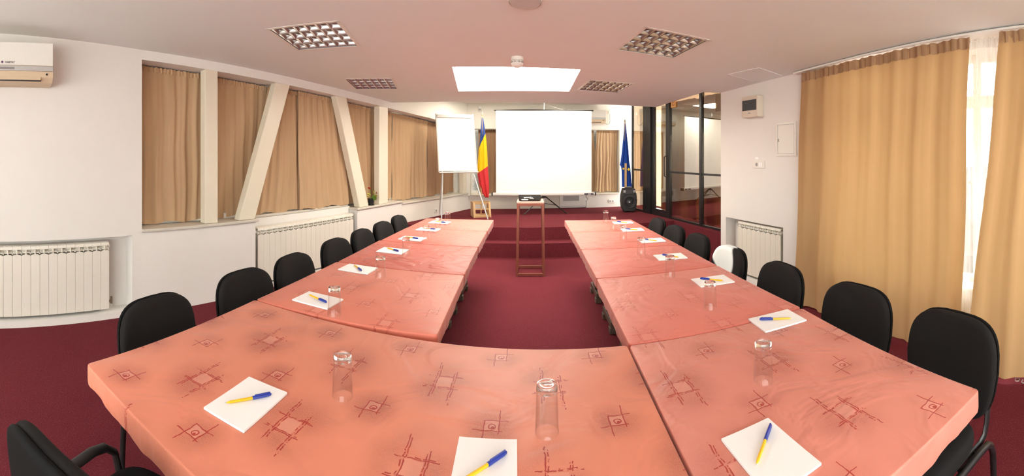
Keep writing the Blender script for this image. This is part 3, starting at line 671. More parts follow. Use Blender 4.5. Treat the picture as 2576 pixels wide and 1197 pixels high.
# ------------------------------------------------------------------ radiators
def section_mesh():
    mb = MB(); W2 = 0.0385
    top = [(-W2, 0.0), (W2, 0.0), (W2, 0.520), (0.022, 0.528), (0, 0.531), (-0.022, 0.528), (-W2, 0.520)]
    mb.prism(top, -0.045, -0.037, 'y')                            # front plate with an arched top
    mb.box(-0.004, 0.004, -0.043, 0.045, 0.0, 0.575)              # web
    mb.box(-W2, W2, 0.030, 0.038, 0.02, 0.54)                     # rear plate
    mb.box(-W2, W2, -0.012, 0.012, 0.54, 0.575, 0.004, 1)         # header pipe
    mb.box(-W2, W2, -0.012, 0.012, 0.03, 0.065)
    mb.prism([(-0.046, 0.572), (-0.040, 0.596), (-0.020, 0.604), (0.045, 0.604), (0.045, 0.590), (-0.036, 0.586), (-0.038, 0.572)], -W2, W2, 'x')  # slanted top cap
    mb.box(-W2, -W2 + 0.004, -0.043, 0.03, 0.53, 0.545); mb.box(W2 - 0.004, W2, -0.043, 0.03, 0.53, 0.545)
    mb.prism([(-0.036, 0.538), (-0.010, 0.550), (-0.010, 0.556), (-0.036, 0.544)], -W2 + 0.002, W2 - 0.002, 'x')
    return mb.mesh('section', 'radiator')
SEC = section_mesh()
def radiator(fr, u0, n, z0, w, label, valve):
    L = n * 0.079; t = thing('radiator', label, 'radiator', fr.p(u0 + L / 2, w, z0), fr.rz)
    for i in range(n): link('section', SEC, t, (-L / 2 + 0.0395 + i * 0.079, 0, 0))
    e = L / 2 * valve
    v = MB().lathe([(0, 0), (0.017, 0), (0.017, 0.012), (0.010, 0.014), (0.010, 0.02), (0, 0.02)], 12, axis='x').build('end_plug', 'radiator', t, True, loc=(L / 2 + 0.0005, 0, 0.557))
    v2 = MB().tube([(0, 0, 0), (0.035 * valve, 0, 0)], 0.010, 8).build('valve', 'brass', t, True, loc=(e, 0, 0.048))
    MB().tube([(0, 0, -0.03), (0, 0, 0.03)], 0.012, 8).build('valve_knob', 'brass', v2, True, loc=(0.036 * valve, 0, 0.01))
    MB().tube([(0, 0, -0.06), (0, 0, -0.03)], 0.008, 8).build('pipe', 'white', v2, True, loc=(0.036 * valve, 0, 0.01))
    return t
radiator(AB, 4.335 - 19 * 0.079, 19, 0.085, 0.075, 'white ribbed radiator in the niche nearest the camera', 1)
r2 = radiator(BC, 1.325, 20, 0.075, 0.075, 'long white ribbed radiator under the windows behind the chairs', -1)
MB().tube([(-0.79 - 0.022, -0.01, -0.02), (-0.79 - 0.022, -0.01, 0.535)], 0.013, 8).build('pipe', 'white', r2, True); MB().tube([(-0.79 - 0.032, -0.01, 0.557), (-0.79 - 0.002, -0.01, 0.557)], 0.02, 8).build('thermostat', 'white', r2, True)
r3 = radiator(RW, 0.300, 9, 0.085, 0.075, 'small white ribbed radiator in the niche on the right wall', 1)
MB().tube([(0.3555 + 0.030, -0.01, -0.03), (0.3555 + 0.030, -0.01, 0.53)], 0.013, 8).build('pipe', 'white', r3, True); MB().tube([(0.3555 + 0.021, -0.01, 0.557), (0.3555 + 0.058, -0.01, 0.557)], 0.022, 10).build('thermostat', 'white', r3, True)

# ------------------------------------------------------------------ tables and cloths
def table_parts(name, label, cx, cy, wx, ly, rz=0.0, group='tables under the cloths'):
    t = thing(name, label, 'table', (cx, cy, 0), rz, group); tx = (math.copysign(0.735, cx) - cx) if abs(cx) > 0.3 else 0.0
    MB().box(-wx / 2, wx / 2, -ly / 2, ly / 2, 0.705, 0.7335, 0.003).build('tabletop', 'darkwood', t)
    vase = [(-0.05, 0.10), (0.05, 0.10), (0.09, 0.14), (0.07, 0.20), (0.05, 0.30), (0.07, 0.44), (0.12, 0.56), (0.10, 0.64), (0.16, 0.704), (-0.16, 0.704), (-0.10, 0.64), (-0.12, 0.56), (-0.07, 0.44), (-0.05, 0.30), (-0.07, 0.20), (-0.09, 0.14)]
    for s in (-1, 1):
        x = s * 0.047 + tx
        MB().prism(vase, x - 0.014, x + 0.014, 'x').build('leg_panel', 'darkwood', t)
        f = MB().box(x - 0.020, x + 0.020, -0.19, 0.19, 0.048, 0.0995, 0.003).build('foot_beam', 'darkwood', t)
        for e in (-1, 1): MB().box(x - 0.028, x + 0.028, e * 0.15 - 0.035, e * 0.15 + 0.035, 0.0, 0.0475, 0.003).build('foot_pad', 'darkwood', f)
    MB().box(-0.032 + tx, 0.032 + tx, -0.015, 0.015, 0.32, 0.40).build('stretcher', 'darkwood', t)
    return t
def tablecloth(quad, mat, label, oh=0.07, zt=0.740, rip=9.0, seed=1):
    """quad: near-left, near-right, far-right, far-left corners; hangs oh at the edges"""
    rnd = random.Random(seed); q = [Vector((*p, 0)) for p in quad]; ctr = sum(q, Vector()) / 4
    r = 0.012; per = []
    for i in range(4):                                           # rounded outline, with normals
        a, b, c = q[i - 1], q[i], q[(i + 1) % 4]
        d0 = (b - a).normalized(); d1 = (c - b).normalized(); n0 = Vector((d0.y, -d0.x, 0)); n1 = Vector((d1.y, -d1.x, 0))
        for k in range(5):
            f = k / 4; n = (n0 * (1 - f) + n1 * f).normalized(); o = b - d0 * r * 0.0 - (n0 + n1) * r + n * r; per.append((o, n))
        L = (c - b).length; m = max(8, int(L / 0.016))
        for k in range(1, m):
            p = b + d1 * (r + (L - 2 * r) * k / m) ; p = p - n1 * 0.0; per.append((p, n1))
    prof = [(0.0, 0.0), (0.0022, -0.0007), (0.0036, -0.003), (0.004, -0.008), (0.004, -0.022), (0.004, -0.036), (0.0038, -0.050), (0.003, -0.060), (0.001, -oh)]
    rings = []; s = 0.0; prev = None; arc = []
    for p, n in per:
        s += (p - prev).length if prev is not None else 0; prev = p; arc.append(s)
    ph = [rnd.uniform(0, 6) for _ in range(4)]
    for off, dz in prof:
        g = max(0, (-dz - 0.015)) / oh; ring = []
        for (p, n), s in zip(per, arc):
            wv = sin(s * 61 + ph[0]) + 0.6 * sin(s * 113 + ph[1]) + 0.5 * sin(s * 29 + ph[2])
            hem = 0.006 * sin(s * rip + ph[3]) + 0.004 * sin(s * 37 + ph[1])
            ring.append(p + n * (off + 0.0013 * wv * g) + Vector((0, 0, zt + dz + hem * g)))
        rings.append(ring)
    mb = MB(); rv = [[mb.bm.verts.new(v) for v in rg] for rg in rings]; n = len(rv[0])
    for a, b in zip(rv, rv[1:]):
        for i in range(n): mb.bm.faces.new((a[i], b[i], b[(i + 1) % n], a[(i + 1) % n]))
    f = mb.bm.faces.new(rv[0]); bmesh.ops.triangulate(mb.bm, faces=[f])
    t = mb.build('tablecloth', mat, None, True, 60)
    return tag(t, label, 'tablecloth', 'salmon tablecloths')
CL = [  # quad, material, label, table centre(s)
 ([(-1.245, 0.618), (0.345, 0.585), (0.370, 1.478), (-1.272, 1.545)], 'cloth_head', 'wide printed salmon cloth of the head table, left of the dark seam', [(-0.855, 1.075), (-0.035, 1.045)]),
 ([(0.362, 0.585), (1.118, 0.525), (1.200, 1.462), (0.386, 1.474)], 'cloth_right', 'creased salmon cloth at the right end of the head table', [(0.77, 1.01)]),
 ([(-1.270, 1.560), (-0.372, 1.572), (-0.394, 2.385), (-1.262, 2.408)], 'cloth_mid', 'salmon cloth on the left row, right behind the head table', [(-0.82, 1.98)]),
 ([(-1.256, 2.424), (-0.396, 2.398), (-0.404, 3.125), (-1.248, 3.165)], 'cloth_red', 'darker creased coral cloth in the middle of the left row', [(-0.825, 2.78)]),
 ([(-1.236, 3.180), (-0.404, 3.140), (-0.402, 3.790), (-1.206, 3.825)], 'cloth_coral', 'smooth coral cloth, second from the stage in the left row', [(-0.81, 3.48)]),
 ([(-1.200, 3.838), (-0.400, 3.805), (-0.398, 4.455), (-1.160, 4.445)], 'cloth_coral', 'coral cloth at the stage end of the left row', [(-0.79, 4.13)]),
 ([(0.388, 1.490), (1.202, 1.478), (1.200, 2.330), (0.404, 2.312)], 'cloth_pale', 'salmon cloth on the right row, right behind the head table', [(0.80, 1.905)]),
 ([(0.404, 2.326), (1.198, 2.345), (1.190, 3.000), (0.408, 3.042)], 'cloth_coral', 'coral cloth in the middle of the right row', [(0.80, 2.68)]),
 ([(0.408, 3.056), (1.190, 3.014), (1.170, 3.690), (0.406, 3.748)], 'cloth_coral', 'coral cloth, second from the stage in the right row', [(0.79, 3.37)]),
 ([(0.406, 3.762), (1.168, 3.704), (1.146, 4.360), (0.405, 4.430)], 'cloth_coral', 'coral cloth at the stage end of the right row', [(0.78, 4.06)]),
]
for i, (qd, mt, lb, cs) in enumerate(CL):
    tablecloth(qd, mt, lb, seed=i)
    for j, (cx, cy) in enumerate(cs):
        wx = (abs(qd[1][0] - qd[0][0]) + abs(qd[2][0] - qd[3][0])) / 2 / len(cs) - 0.09; ly = (abs(qd[3][1] - qd[0][1]) + abs(qd[2][1] - qd[1][1])) / 2 - 0.10
        table_parts('table', 'dark wooden table under the ' + lb.replace(' in the ', ' of the ').split(',')[0].split(' with ')[0] + (', %s half' % ('left', 'right')[j] if len(cs) > 1 else (', ' + lb.split(',')[1].strip() if ',' in lb else '')), cx, cy, wx, ly)

# ------------------------------------------------------------------ chairs
def superellipse(a, b, n, k): 
    c, s = cos(k), sin(k); return (math.copysign(abs(c) ** (2 / n), c) * a, math.copysign(abs(s) ** (2 / n), s) * b)
def make_chair():
    t = thing('chair', 'x', 'chair', group='black conference chairs'); N = 40
    ks = [2 * pi * i / N for i in range(N)]
    mb = MB(); rg = []
    for sc, z in ((0.90, 0.432), (0.985, 0.437), (1.0, 0.447), (1.0, 0.463), (0.985, 0.474), (0.94, 0.482), (0.80, 0.487), (0.5, 0.489), (0.2, 0.4895)):
        rg.append([(superellipse(0.182 * sc, 0.195 * sc, 4.2, k)[0], superellipse(0.182 * sc, 0.195 * sc, 4.2, k)[1], z - 0.010 * max(0, (superellipse(0.182 * sc, 0.195 * sc, 4.2, k)[1] - 0.1) / 0.1)) for k in ks])
    mb.rings(rg).build('seat', 'chair_fabric', t, True, 60)
    MB().prism([superellipse(0.176, 0.188, 4.2, k) for k in ks], 0.424, 0.4315, 'z').build('seat_pan', 'black_plastic', t)
    # backrest: an upright cushion, bowed, leaning back
    def bk(sc, d):
        o = []
        for k in ks:
            x, z = superellipse(0.211 * sc, 0.180 * sc, 3.6, k)
            x *= 1.0 - 0.10 * max(0, -z / 0.18) - 0.05 * max(0, z / 0.18) ** 2
            y = -0.235 - 0.16 * (z + 0.18) + d + 0.55 * x * x
            o.append((x, y, 0.645 + z))
        return o
    b = MB().rings([bk(0.94, -0.004), bk(0.99, 0.003), bk(1.0, 0.014), bk(0.99, 0.026), bk(0.95, 0.035), bk(0.85, 0.040), bk(0.5, 0.042), bk(0.2, 0.042)]).build('backrest', 'chair_fabric', t, True, 60)
    MB().rings([bk(0.90, -0.026), bk(0.985, -0.020), bk(1.005, -0.010), bk(0.99, -0.0045), bk(0.6, -0.0045)]).build('back_shell', 'shell_plastic', b, True, 60)
    for s in (-1, 1):
        MB().tube([(s * 0.165, -0.262, 0.60), (s * 0.168, -0.245, 0.52), (s * 0.170, -0.232, 0.465), (s * 0.170, -0.215, 0.428), (s * 0.168, -0.180, 0.413), (s * 0.165, -0.05, 0.412)], 0.01, 8, flat=(0.016, 0.008)).build('back_bracket', 'black_metal', t, True, 60)
        for e, yf in ((1, 0.170), (-1, -0.250)):
            l = MB().tube([(s * 0.198, yf, 0.012), (s * 0.197, yf * 0.97, 0.20), (s * 0.196, yf * 0.93, 0.36), (s * 0.195, yf * 0.88, 0.395), (s * 0.195, yf * 0.78, 0.415), (s * 0.195, yf * 0.55, 0.42), (s * 0.195, 0.0015 * e, 0.42)], 0.0125, 8).build('leg', 'black_metal', t, True, 60)
            MB().lathe([(0, 0), (0.0135, 0), (0.014, 0.02), (0.0125, 0.03)], 10).build('foot_cap', 'black_plastic', l, True, loc=(s * 0.198, yf, 0))
    for y in (-0.13, 0.12): MB().tube([(-0.194, y, 0.414), (0.194, y, 0.414)], 0.009, 8).build('crossbar', 'black_metal', t, True)
    return t
CH = make_chair()
BACK = 0.29                                                     # backrest top behind the seat centre
ordn = ['nearest the camera', 'second from the camera', 'third from the camera', 'fourth from the camera', 'fifth from the camera', 'second from the stage', 'nearest the stage']
left = [(-1.475, 1.06, 3), (-1.475, 1.665, -3), (-1.455, 2.12, 1), (-1.445, 2.68, -1), (-1.425, 3.125, 1), (-1.40, 3.56, -1), (-1.385, 3.995, 1)]
right = [(1.440, 0.77, -6), (1.465, 1.32, 2), (1.420, 1.88, -2), (1.380, 2.43, 1), (1.360, 2.93, -1), (1.330, 3.375, 1), (1.315, 3.82, -1)]
first = True
def put_chair(x, y, rz, label):
    global first, LAST
    o = CH if first else copy_tree(CH); first = False; LAST = o
    d = Vector((-sin(rz), cos(rz))); o.location = (x + d.x * BACK, y + d.y * BACK, 0); o.rotation_euler = (0, 0, rz); o['label'] = label
for (x, y, a), s in zip(left, ordn): put_chair(x, y, R(-90 + a), 'black chair on the left table row, ' + s)
for (x, y, a), s in zip(right, ordn): put_chair(x, y, R(90 + a), 'black chair on the right table row, ' + s + (', in a patch of sun' if s.startswith('fourth') else ''))
put_chair(-0.80, 0.305, R(16), 'black armchair at the near left corner, pushed in at the head table')
for s in (-1, 1):
    MB().tube([(s * 0.205, -0.255, 0.545), (s * 0.228, -0.20, 0.528), (s * 0.237, -0.10, 0.524), (s * 0.238, 0.06, 0.526), (s * 0.232, 0.11, 0.518), (s * 0.220, 0.145, 0.490), (s * 0.204, 0.150, 0.425)], 0.014, 10, flat=(0.020, 0.011)).build('armrest', 'black_plastic', LAST, True, 60)

# ------------------------------------------------------------------ notepads, pens, tumblers
NP = thing('notepad', 'x', 'notepad', group='white notepads')
MB().box(-0.074, 0.074, -0.105, 0.105, 0.0012, 0.007).build('sheets', 'paper', NP); MB().box(-0.074, 0.074, -0.105, 0.105, 0.0, 0.0011).build('backing_card', 'card', NP)
PEN = thing('pen', 'x', 'pen', group='yellow and blue pens')
b_ = MB().lathe([(0, -0.070), (0.0012, -0.069), (0.0035, -0.060), (0.0040, -0.055), (0.0042, 0.010), (0, 0.010)], 10, axis='x').build('barrel', 'pen_yellow', PEN, True, 30)
MB().lathe([(0, -0.074), (0.0007, -0.0735), (0.0012, -0.0695)], 8, axis='x').build('tip', 'silver', b_, True)
c_ = MB().lathe([(0, 0.0105), (0.0050, 0.0105), (0.0052, 0.014), (0.0050, 0.060), (0.0042, 0.067), (0.002, 0.070), (0, 0.070)], 10, axis='x').build('cap', 'pen_blue', PEN, True, 30)
MB().box(0.018, 0.066, -0.0022, 0.0022, 0.0052, 0.0074, 0.0008).build('clip', 'pen_blue', c_)
TU = thing('tumbler', 'x', 'glass', group='upturned tumblers')
tw = MB().lathe([(0.0310, 0.0), (0.0316, 0.0015), (0.0298, 0.060), (0.0281, 0.1095), (0.0262, 0.1095), (0.0280, 0.060), (0.0299, 0.0015), (0.0310, 0.0)], 40)
bmesh.ops.remove_doubles(tw.bm, verts=tw.bm.verts, dist=1e-5); tw.build('wall', 'thin_glass', TU, True, 50)
MB().lathe([(0, 0.1125), (0.018, 0.1122), (0.0255, 0.1100), (0.0281, 0.1100), (0.0280, 0.118), (0.0274, 0.1245), (0.0260, 0.1285), (0.016, 0.130), (0.012, 0.1275), (0, 0.127)], 40).build('base', 'tumbler', TU, True, 50)
row = ['nearest the camera', 'second from the camera', 'third from the camera', 'fourth from the camera', 'fifth from the camera', 'second from the stage', 'nearest the stage']
pads = {'L': [(-0.762, 0.888, 2), (-1.008, 1.718, 86), (-1.055, 2.306, 86), (-1.012, 2.842, 86), (-0.996, 3.308, 84), (-0.970, 3.755, 84), (-0.951, 4.174, 82)],
        'R': [(0.550, 0.795, 2), (1.023, 1.417, 87), (1.025, 2.054, 88), (0.990, 2.662, 88), (1.030, 3.222, 88), (0.996, 3.732, 88), (1.003, 4.150, 90)], 'C': [(-0.100, 0.904, 2)]}
pens = {'L': [(-0.758, 0.894, 58), (-1.009, 1.718, -20), (-1.058, 2.306, -45), (-1.014, 2.850, -31), (-1.003, 3.312, -20), (-0.962, 3.762, -10), (-0.940, 4.168, -24)],
        'R': [(0.553, 0.822, 41), (1.014, 1.418, 148), (1.019, 2.056, 137), (0.988, 2.655, 128), (1.010, 3.215, 131), (0.985, 3.722, 136), (0.992, 4.145, 130)], 'C': [(-0.102, 0.910, 46)]}
cups = {'L': [(-0.543, 1.073), (-0.853, 1.603), (-0.858, 2.193), (-0.878, 2.760), (-0.862, 3.270), (-0.858, 3.690), (-0.848, 4.100)],
        'R': [(0.715, 1.068), (0.833, 1.698), (0.827, 2.230), (0.812, 2.790), (0.805, 3.310), (0.818, 3.780), (0.826, 4.200)], 'C': [(0.048, 1.045)]}
def where(side, i): return 'in the middle of the head table' if side == 'C' else '%s, %s' % ('on the left table row' if side == 'L' else 'on the right table row', row[i])
f1 = f2 = f3 = True
for side in 'LCR':
    for i, (x, y, a) in enumerate(pads[side]):
        o = NP if f1 else copy_tree(NP); f1 = False
        o.location = (x, y, 0.7402); o.rotation_euler = (0, 0, R(a)); o['label'] = 'white notepad ' + where(side, i)
    for i, (x, y, a) in enumerate(pens[side]):
        o = PEN if f2 else copy_tree(PEN); f2 = False
        o.location = (x, y, 0.7402 + 0.0122); o.rotation_euler = (0, 0, R(a)); o['label'] = 'blue capped yellow pen ' + where(side, i)
    for i, (x, y) in enumerate(cups[side]):
        o = TU if f3 else copy_tree(TU); f3 = False
        o.location = (x, y, 0.7401); o.rotation_euler = (0, 0, random.uniform(0, 6)); o['label'] = 'tall clear tumbler standing upside down ' + where(side, i)

# ------------------------------------------------------------------ projector on its stand
t = thing('projector_stand', 'tall slim red wooden stand carrying the projector', 'stand', (0.022, 4.99, 0))
MB().box(-0.165, 0.165, -0.17, 0.17, 0.882, 0.902, 0.003).build('top', 'beechtop', t); f = MB()
f.box(-0.166, 0.166, -0.171, -0.150, 0.852, 0.8815).box(-0.166, 0.166, 0.150, 0.171, 0.852, 0.8815).box(-0.166, -0.146, -0.149, 0.149, 0.852, 0.8815).box(0.146, 0.166, -0.149, 0.149, 0.852, 0.8815)
f.build('apron', 'redwood', t)
for sx in (-1, 1):
    for sy in (-1, 1):
        x0, x1 = sx * 0.151, sx * 0.164; y0, y1 = sy * 0.158, sy * 0.172; e = 0.0135
        MB().rings([[(x1 + a * e, y1 + b * e, 0.0) for a, b in ((-1, -1), (1, -1), (1, 1), (-1, 1))], [(x0 + a * e, y0 + b * e, 0.8515) for a, b in ((-1, -1), (1, -1), (1, 1), (-1, 1))]]).build('leg', 'redwood', t)
    MB().box(sx * 0.163 - 0.010, sx * 0.163 + 0.010, -0.158, 0.158, 0.012, 0.036).build('side_rail', 'redwood', t)
for y in (-0.171, 0.171): MB().box(-0.150, 0.150, y - 0.010, y + 0.010, 0.012, 0.036).build('cross_rail', 'redwood', t)
t = thing('projector', 'black projector with its connector side facing the camera', 'projector', (0.012, 4.985, 0.9025))
MB().box(-0.135, 0.135, -0.11, 0.11, 0.010, 0.078, 0.010, 3).build('case', 'black_plastic', t, True); MB().box(-0.136, 0.136, -0.112, 0.112, 0.0785, 0.086, 0.003).build('lid', 'grey_plastic', t)
for x in (-0.10, 0.10):
    for y in (-0.08, 0.08): MB().lathe([(0, 0), (0.010, 0), (0.010, 0.0098), (0, 0.0098)], 10).build('foot', 'black_plastic', t, loc=(x, y, 0))
for x, z, a, b in ((-0.06, 0.045, 0.010, 0.006), (-0.035, 0.048, 0.012, 0.004), (-0.012, 0.048, 0.008, 0.004), (0.01, 0.05, 0.012, 0.004), (0.03, 0.042, 0.006, 0.006)):
    MB().box(x - a, x + a, -0.1125, -0.1103, z - b, z + b).build('port', 'silver', t)
MB().box(-0.10, -0.02, -0.1125, -0.1103, 0.016, 0.026).build('white_label', 'paper', t); MB().box(0.0, 0.05, -0.1125, -0.1103, 0.034, 0.039).build('white_label', 'paper', t)
MB().lathe([(0, 0), (0.026, 0), (0.024, 0.012), (0.014, 0.02), (0, 0.021)], 20).build('focus_dial', 'white', t, True, loc=(0.075, 0.02, 0.0862))

# ------------------------------------------------------------------ projection screen on a tripod
t = thing('projection_screen', 'large white projection screen on a black tripod in front of the back wall', 'projection screen', (0.2775, 7.20, STAGE))
MB().box(-0.87, 0.87, -0.002, 0.002, 0.395, 1.885).build('fabric', 'screen', t)
c = MB().prism([(-0.035, 0.345), (0.035, 0.345), (0.045, 0.365), (0.035, 0.396), (-0.030, 0.396), (-0.042, 0.365)], -0.925, 0.925, 'x').build('roller_case', 'disc_grey', t)
MB().box(0.73, 0.90, -0.048, -0.0425, 0.358, 0.384).build('maker_plate', 'dark_plastic', c); MB().box(0.80, 0.85, -0.0495, -0.0485, 0.366, 0.376).build('label_strip', 'paper', c)
for s in (-1, 1): MB().box(s * 0.938 - 0.012, s * 0.938 + 0.012, -0.045, 0.045, 0.342, 0.398, 0.003).build('end_cap', 'black_plastic', c)
MB().tube([(-0.905, 0, 1.895), (0.905, 0, 1.895)], 0.012, 8).build('top_bar', 'black_metal', t, True)
MB().tube([(0.0, 0.05, 0.20), (0.0, 0.05, 2.0)], 0.014, 8).build('pole', 'silver', t, True)
MB().tube([(0.0, 0.05, 1.97), (0.0, 0.0, 2.02), (0.0, -0.01, 1.94)], 0.009, 8).build('hook', 'silver', t, True)
MB().tube([(-0.34, 0, 1.907), (-0.02, 0, 2.0), (0.02, 0, 2.0), (0.34, 0, 1.907)], 0.003, 6).build('hanger_wire', 'silver', t, True)
MB().lathe([(0, 0.36), (0.028, 0.36), (0.028, 0.42), (0, 0.42)], 12, (0, 0.05, -0.06)).build('hub', 'black_plastic', t, True)
for x, y in ((-0.365, -0.05), (0.42, 0.05), (0.02, 0.50)):
    l = MB().tube([(x * 0.03, 0.05 + (y - .05) * 0.03, 0.335), (x, y, 0.008)], 0.010, 8).build('leg', 'black_metal', t, True)
    MB().tube([(0.0, 0.05, 0.20), (x * 0.52, 0.05 + (y - 0.05) * 0.52, 0.165)], 0.006, 6).build('brace', 'black_metal', l, True)

# ------------------------------------------------------------------ flip chart
t = thing('flip_chart', 'white flip chart easel on thin metal legs at the stage edge', 'flip chart', (-1.20, 6.62, STAGE), R(27))
lean = R(13)
bd = bpy.data.objects.new('board', None)
def lt(mb): bmesh.ops.transform(mb.bm, matrix=Matrix.Translation((0, -0.06, 0.815)) @ Matrix.Rotation(-lean, 4, 'X'), verts=mb.bm.verts); return mb
lt(MB().box(-0.330, 0.330, 0.0, 0.018, 0, 1.0, 0.008)).build('board', 'whiteboard', t)
f = MB()
for q in ((-0.345, -0.331, -0.004, 0.024, -0.01, 1.01), (0.331, 0.345, -0.004, 0.024, -0.01, 1.01), (-0.345, 0.345, -0.004, 0.024, -0.02, -0.0105)): f.box(*q, 0.004)
lt(f).build('frame', 'disc_grey', t)
lt(MB().box(-0.32, 0.32, -0.018, -0.0015, 0.93, 0.985, 0.006)).build('paper_clamp', 'disc_grey', t)
lt(MB().box(-0.34, 0.34, -0.05, -0.005, -0.04, -0.021, 0.004)).build('pen_tray', 'white', t)
for a, b in (((-0.27, -0.05, 0.775), (-0.33, -0.20, 0.004)), ((0.27, -0.05, 0.775), (0.46, -0.24, 0.004))):
    MB().tube([a, b], 0.012, 8).build('leg', 'silver', t, True)
MB().tube([(-0.17, 0.20, 1.4), (-0.20, 0.46, 0.004)], 0.010, 8).build('rear_leg', 'silver', t, True)
bpy.data.objects.remove(bd)

# ------------------------------------------------------------------ flags
def drape(stations, depth, folds=3, n=36, ph=0.0):
    """stations: (z, x_left, x_right); a gathered, folded hanging cloth"""
    rg = []
    for j, (z, a, b) in enumerate(stations):
        c, h = (a + b) / 2, (b - a) / 2
        rg.append([(c + h * cos(2 * pi * k / n), depth * min(1, h / 0.06) * sin(2 * pi * k / n) * (0.65 + 0.45 * cos(2 * pi * k / n * folds * 2 + ph + j * 0.12)), z + 0.008 * sin(6 * pi * k / n) * (j == 0)) for k in range(n)])
    return rg
t = thing('tricolour_flag', 'blue, yellow and red flag hanging from a wooden pole in a wooden stand', 'flag', (-0.835, 6.93, STAGE))
p = MB().tube([(0.0, 0.0, 0.04), (0.022, 0, 1.77)], 0.012, 8).build('pole', 'pinewood', t, True); MB().lathe([(0.014, 0), (0.016, 0.015), (0.006, 0.055), (0, 0.075)], 10).build('finial', 'brass', p, True, loc=(0.022, 0, 1.77))
RO = [(0.34, 0.075, 0.135), (0.42, 0.02, 0.142), (0.60, -0.040, 0.140), (0.80, -0.070, 0.125), (0.95, -0.055, 0.118), (1.15, -0.040, 0.108), (1.32, -0.02, 0.095), (1.48, -0.012, 0.075), (1.62, 0.0, 0.055), (1.745, 0.004, 0.034)]
MB().rings(drape(RO, 0.05)).build('flag_cloth', 'tricolour', t, True, 75)
t = thing('flag_stand', 'open wooden box stand holding the tricolour flag', 'flag stand', (-0.845, 6.955, STAGE), R(20))
MB().prism([(-0.15, 0.0), (0.12, 0.0), (0.12, 0.26), (-0.08, 0.26)], -0.155, -0.137, 'x').build('side_panel', 'pinewood', t)
MB().prism([(-0.15, 0.0), (0.12, 0.0), (0.12, 0.26), (-0.08, 0.26)], 0.137, 0.155, 'x').build('side_panel', 'pinewood', t)
MB().box(-0.136, 0.136, -0.14, 0.11, 0.0, 0.035, 0.003).build('base', 'pinewood', t)
for z, y in ((0.13, -0.100), (0.235, -0.060)): 
    f = MB().box(-0.136, 0.136, y - 0.008, y + 0.008, z, z + 0.022); f.build('rung', 'pinewood', t)
for x in (-0.128, 0.128): MB().prism([(-0.150, 0.036), (-0.138, 0.036), (-0.068, 0.258), (-0.080, 0.258)], x - 0.008, x + 0.008, 'x').build('front_post', 'pinewood', t)
MB().box(-0.136, 0.136, 0.085, 0.110, 0.20, 0.258).build('back_rail', 'pinewood', t)
t = thing('blue_flag', 'blue flag with yellow stars hanging from a wooden pole behind the loudspeaker', 'flag', (1.875, 7.60, STAGE))
p = MB().tube([(0.0, 0.0, 0.0), (0.0, 0, 1.73)], 0.012, 8).build('pole', 'pinewood', t, True); MB().lathe([(0.014, 0), (0.016, 0.015), (0.006, 0.05), (0, 0.07)], 10).build('finial', 'brass', p, True, loc=(0, 0, 1.73))
EU = [(0.46, -0.060, 0.140), (0.60, -0.062, 0.130), (0.80, -0.068, 0.115), (0.86, -0.080, 0.108), (0.885, -0.105, 0.10), (0.96, -0.085, 0.088), (1.15, -0.060, 0.075), (1.35, -0.040, 0.055), (1.55, -0.02, 0.035), (1.715, -0.012, 0.014)]
cl = MB().rings(drape(EU, 0.05, ph=1.0)).build('flag_cloth', 'blue_flag', t, True, 75)
star = [(0.040 * (1 if k % 2 == 0 else 0.42) * sin(k * pi / 5), 0.040 * (1 if k % 2 == 0 else 0.42) * cos(k * pi / 5)) for k in range(10)]
for x, z, s, r_ in ((0.065, 0.80, 1.0, 0.2), (-0.045, 0.815, 0.7, 0.5)):
    MB().prism([(a * s * cos(r_) - b * s * sin(r_), a * s * sin(r_) + b * s * cos(r_)) for a, b in star], -0.003, 0.0, 'y').build('star', 'star', cl, loc=(x, -0.056, z))
MB().box(-0.022, 0.022, -0.075, -0.060, 0.02, 0.92, 0.003).build('front_batten', 'pinewood', t)

# ------------------------------------------------------------------ loudspeaker
t = thing('loudspeaker', 'black portable loudspeaker standing on the stage by the glass wall', 'loudspeaker', (1.885, 7.36, STAGE), R(-4))
out = [(-0.105, 0.022), (0.105, 0.022), (0.135, 0.09), (0.148, 0.20), (0.142, 0.31), (0.120, 0.40), (0.110, 0.445), (-0.110, 0.445), (-0.120, 0.40), (-0.142, 0.31), (-0.148, 0.20), (-0.135, 0.09)]
b_ = MB().prism(out, -0.12, 0.12, 'y').build('cabinet', 'black_plastic', t); bv = b_.modifiers.new('b', 'BEVEL'); bv.width = 0.012; bv.segments = 2
MB().lathe([(0.118, 0.0), (0.118, -0.010), (0.110, -0.014), (0.098, -0.006), (0.060, 0.004), (0.045, -0.004), (0.020, -0.010), (0.0, -0.011)], 32, (0, -0.1205, 0.195), 'y').build('woofer', 'dark_plastic', t, True, 30)
for r_ in (0.06, 0.085): MB().lathe([(r_, -0.006), (r_ + 0.004, -0.014), (r_ + 0.010, -0.006)], 32, (0, -0.1205, 0.195), 'y').build('cone_ring', 'black_plastic', t, True)
MB().lathe([(0, -0.014), (0.012, -0.013), (0.014, -0.0112)], 16, (0, -0.1205, 0.195), 'y').build('badge', 'silver', t, True)
MB().box(-0.085, 0.085, -0.125, -0.1205, 0.345, 0.435, 0.003).build('control_panel', 'dark_plastic', t)
for x in (-0.095, 0.095):
    MB().box(x - 0.022, x + 0.022, -0.126, -0.1205, 0.375, 0.42, 0.003).build('lamp_window', 'grey_plastic', t)
    for k in range(3): MB().box(x * 1.25 - 0.022, x * 1.25 + 0.022, -0.127, -0.1215, 0.31 + 0.018 * k, 0.318 + 0.018 * k).build('vent_fin', 'dark_plastic', t)
f = MB().tube([(-0.06, 0, 0.4455), (-0.055, 0, 0.462), (0.055, 0, 0.462), (0.06, 0, 0.4455)], 0.009, 8); f.build('handle', 'black_plastic', t, True)
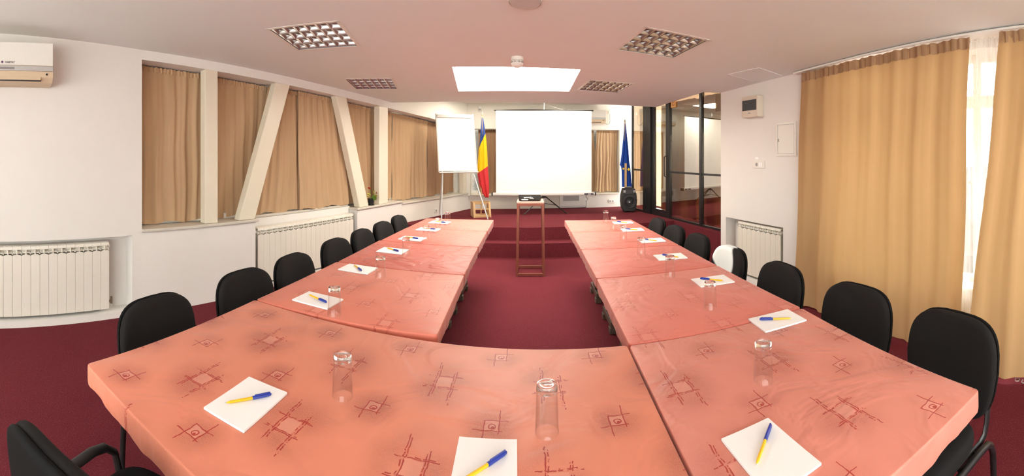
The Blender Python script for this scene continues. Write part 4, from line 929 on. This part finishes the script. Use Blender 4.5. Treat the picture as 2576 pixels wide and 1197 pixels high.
for x in (-0.075, 0.075): MB().lathe([(0, -0.02), (0.022, -0.02), (0.022, 0.02), (0, 0.02)], 14, axis='x').build('wheel', 'black_plastic', t, True, loc=(x, -0.07, 0.022)); MB().lathe([(0, -0.02), (0.022, -0.02), (0.022, 0.02), (0, 0.02)], 14, axis='x').build('wheel', 'black_plastic', t, True, loc=(x, 0.07, 0.022))

# ------------------------------------------------------------------ pot plant on the sill
pp = BC.p(3.31, 0.045, 0.7505)
t = thing('potted_plant', 'small flowering plant in a black pot on the window sill', 'plant', pp)
MB().lathe([(0, 0.006), (0.034, 0.006), (0.043, 0.085), (0.047, 0.086), (0.047, 0.096), (0.040, 0.096), (0.038, 0.08), (0, 0.08)], 20).build('pot', 'black_plastic', t, True)
MB().lathe([(0, 0), (0.046, 0), (0.052, 0.010), (0.046, 0.008), (0.03, 0.0055), (0, 0.0055)], 20).build('saucer', 'black_plastic', t, True)
def leafm(L, W_):
    return MB().grid(lambda u, v: ((v - 0.5) * 2 * W_ * max(0.02, sin(pi * min(1, u * 0.93 + 0.05))) ** 0.7, 0.02 * abs(v - 0.5) - 0.03 * u * u, L * u), 7, 4)
for k, (x, y, z, L, W_, ma, rx, ry, rz) in enumerate(((0.05, -0.03, 0.075, 0.09, 0.036, 'leaf', 20, 25, 10), (0.0, -0.02, 0.14, 0.06, 0.015, 'leaf_pale', 20, -50, 0), (0.03, 0.0, 0.17, 0.06, 0.016, 'leaf_pale', 10, 30, 0), (0.06, -0.01, 0.12, 0.05, 0.022, 'leaf_pale', 10, 40, 20), (-0.02, -0.01, 0.12, 0.05, 0.014, 'leaf_pale', 0, -70, 20))):
    leafm(L, W_).build('leaf', ma, t, True, 80, loc=(x, y, z), rot=(R(rx), R(ry), R(rz)))
for x, y, z, k in ((-0.02, 0, 0.225, -20), (0.075, -0.01, 0.175, 70)):
    MB().tube([(0, 0, 0.08), (x * 0.4, y, 0.14), (x, y, z)], 0.003, 6).build('stem', 'leaf', t, True); leafm(0.045, 0.017).build('flower', 'red_flower', t, True, 80, loc=(x, y, z), rot=(R(20), R(k), 0))
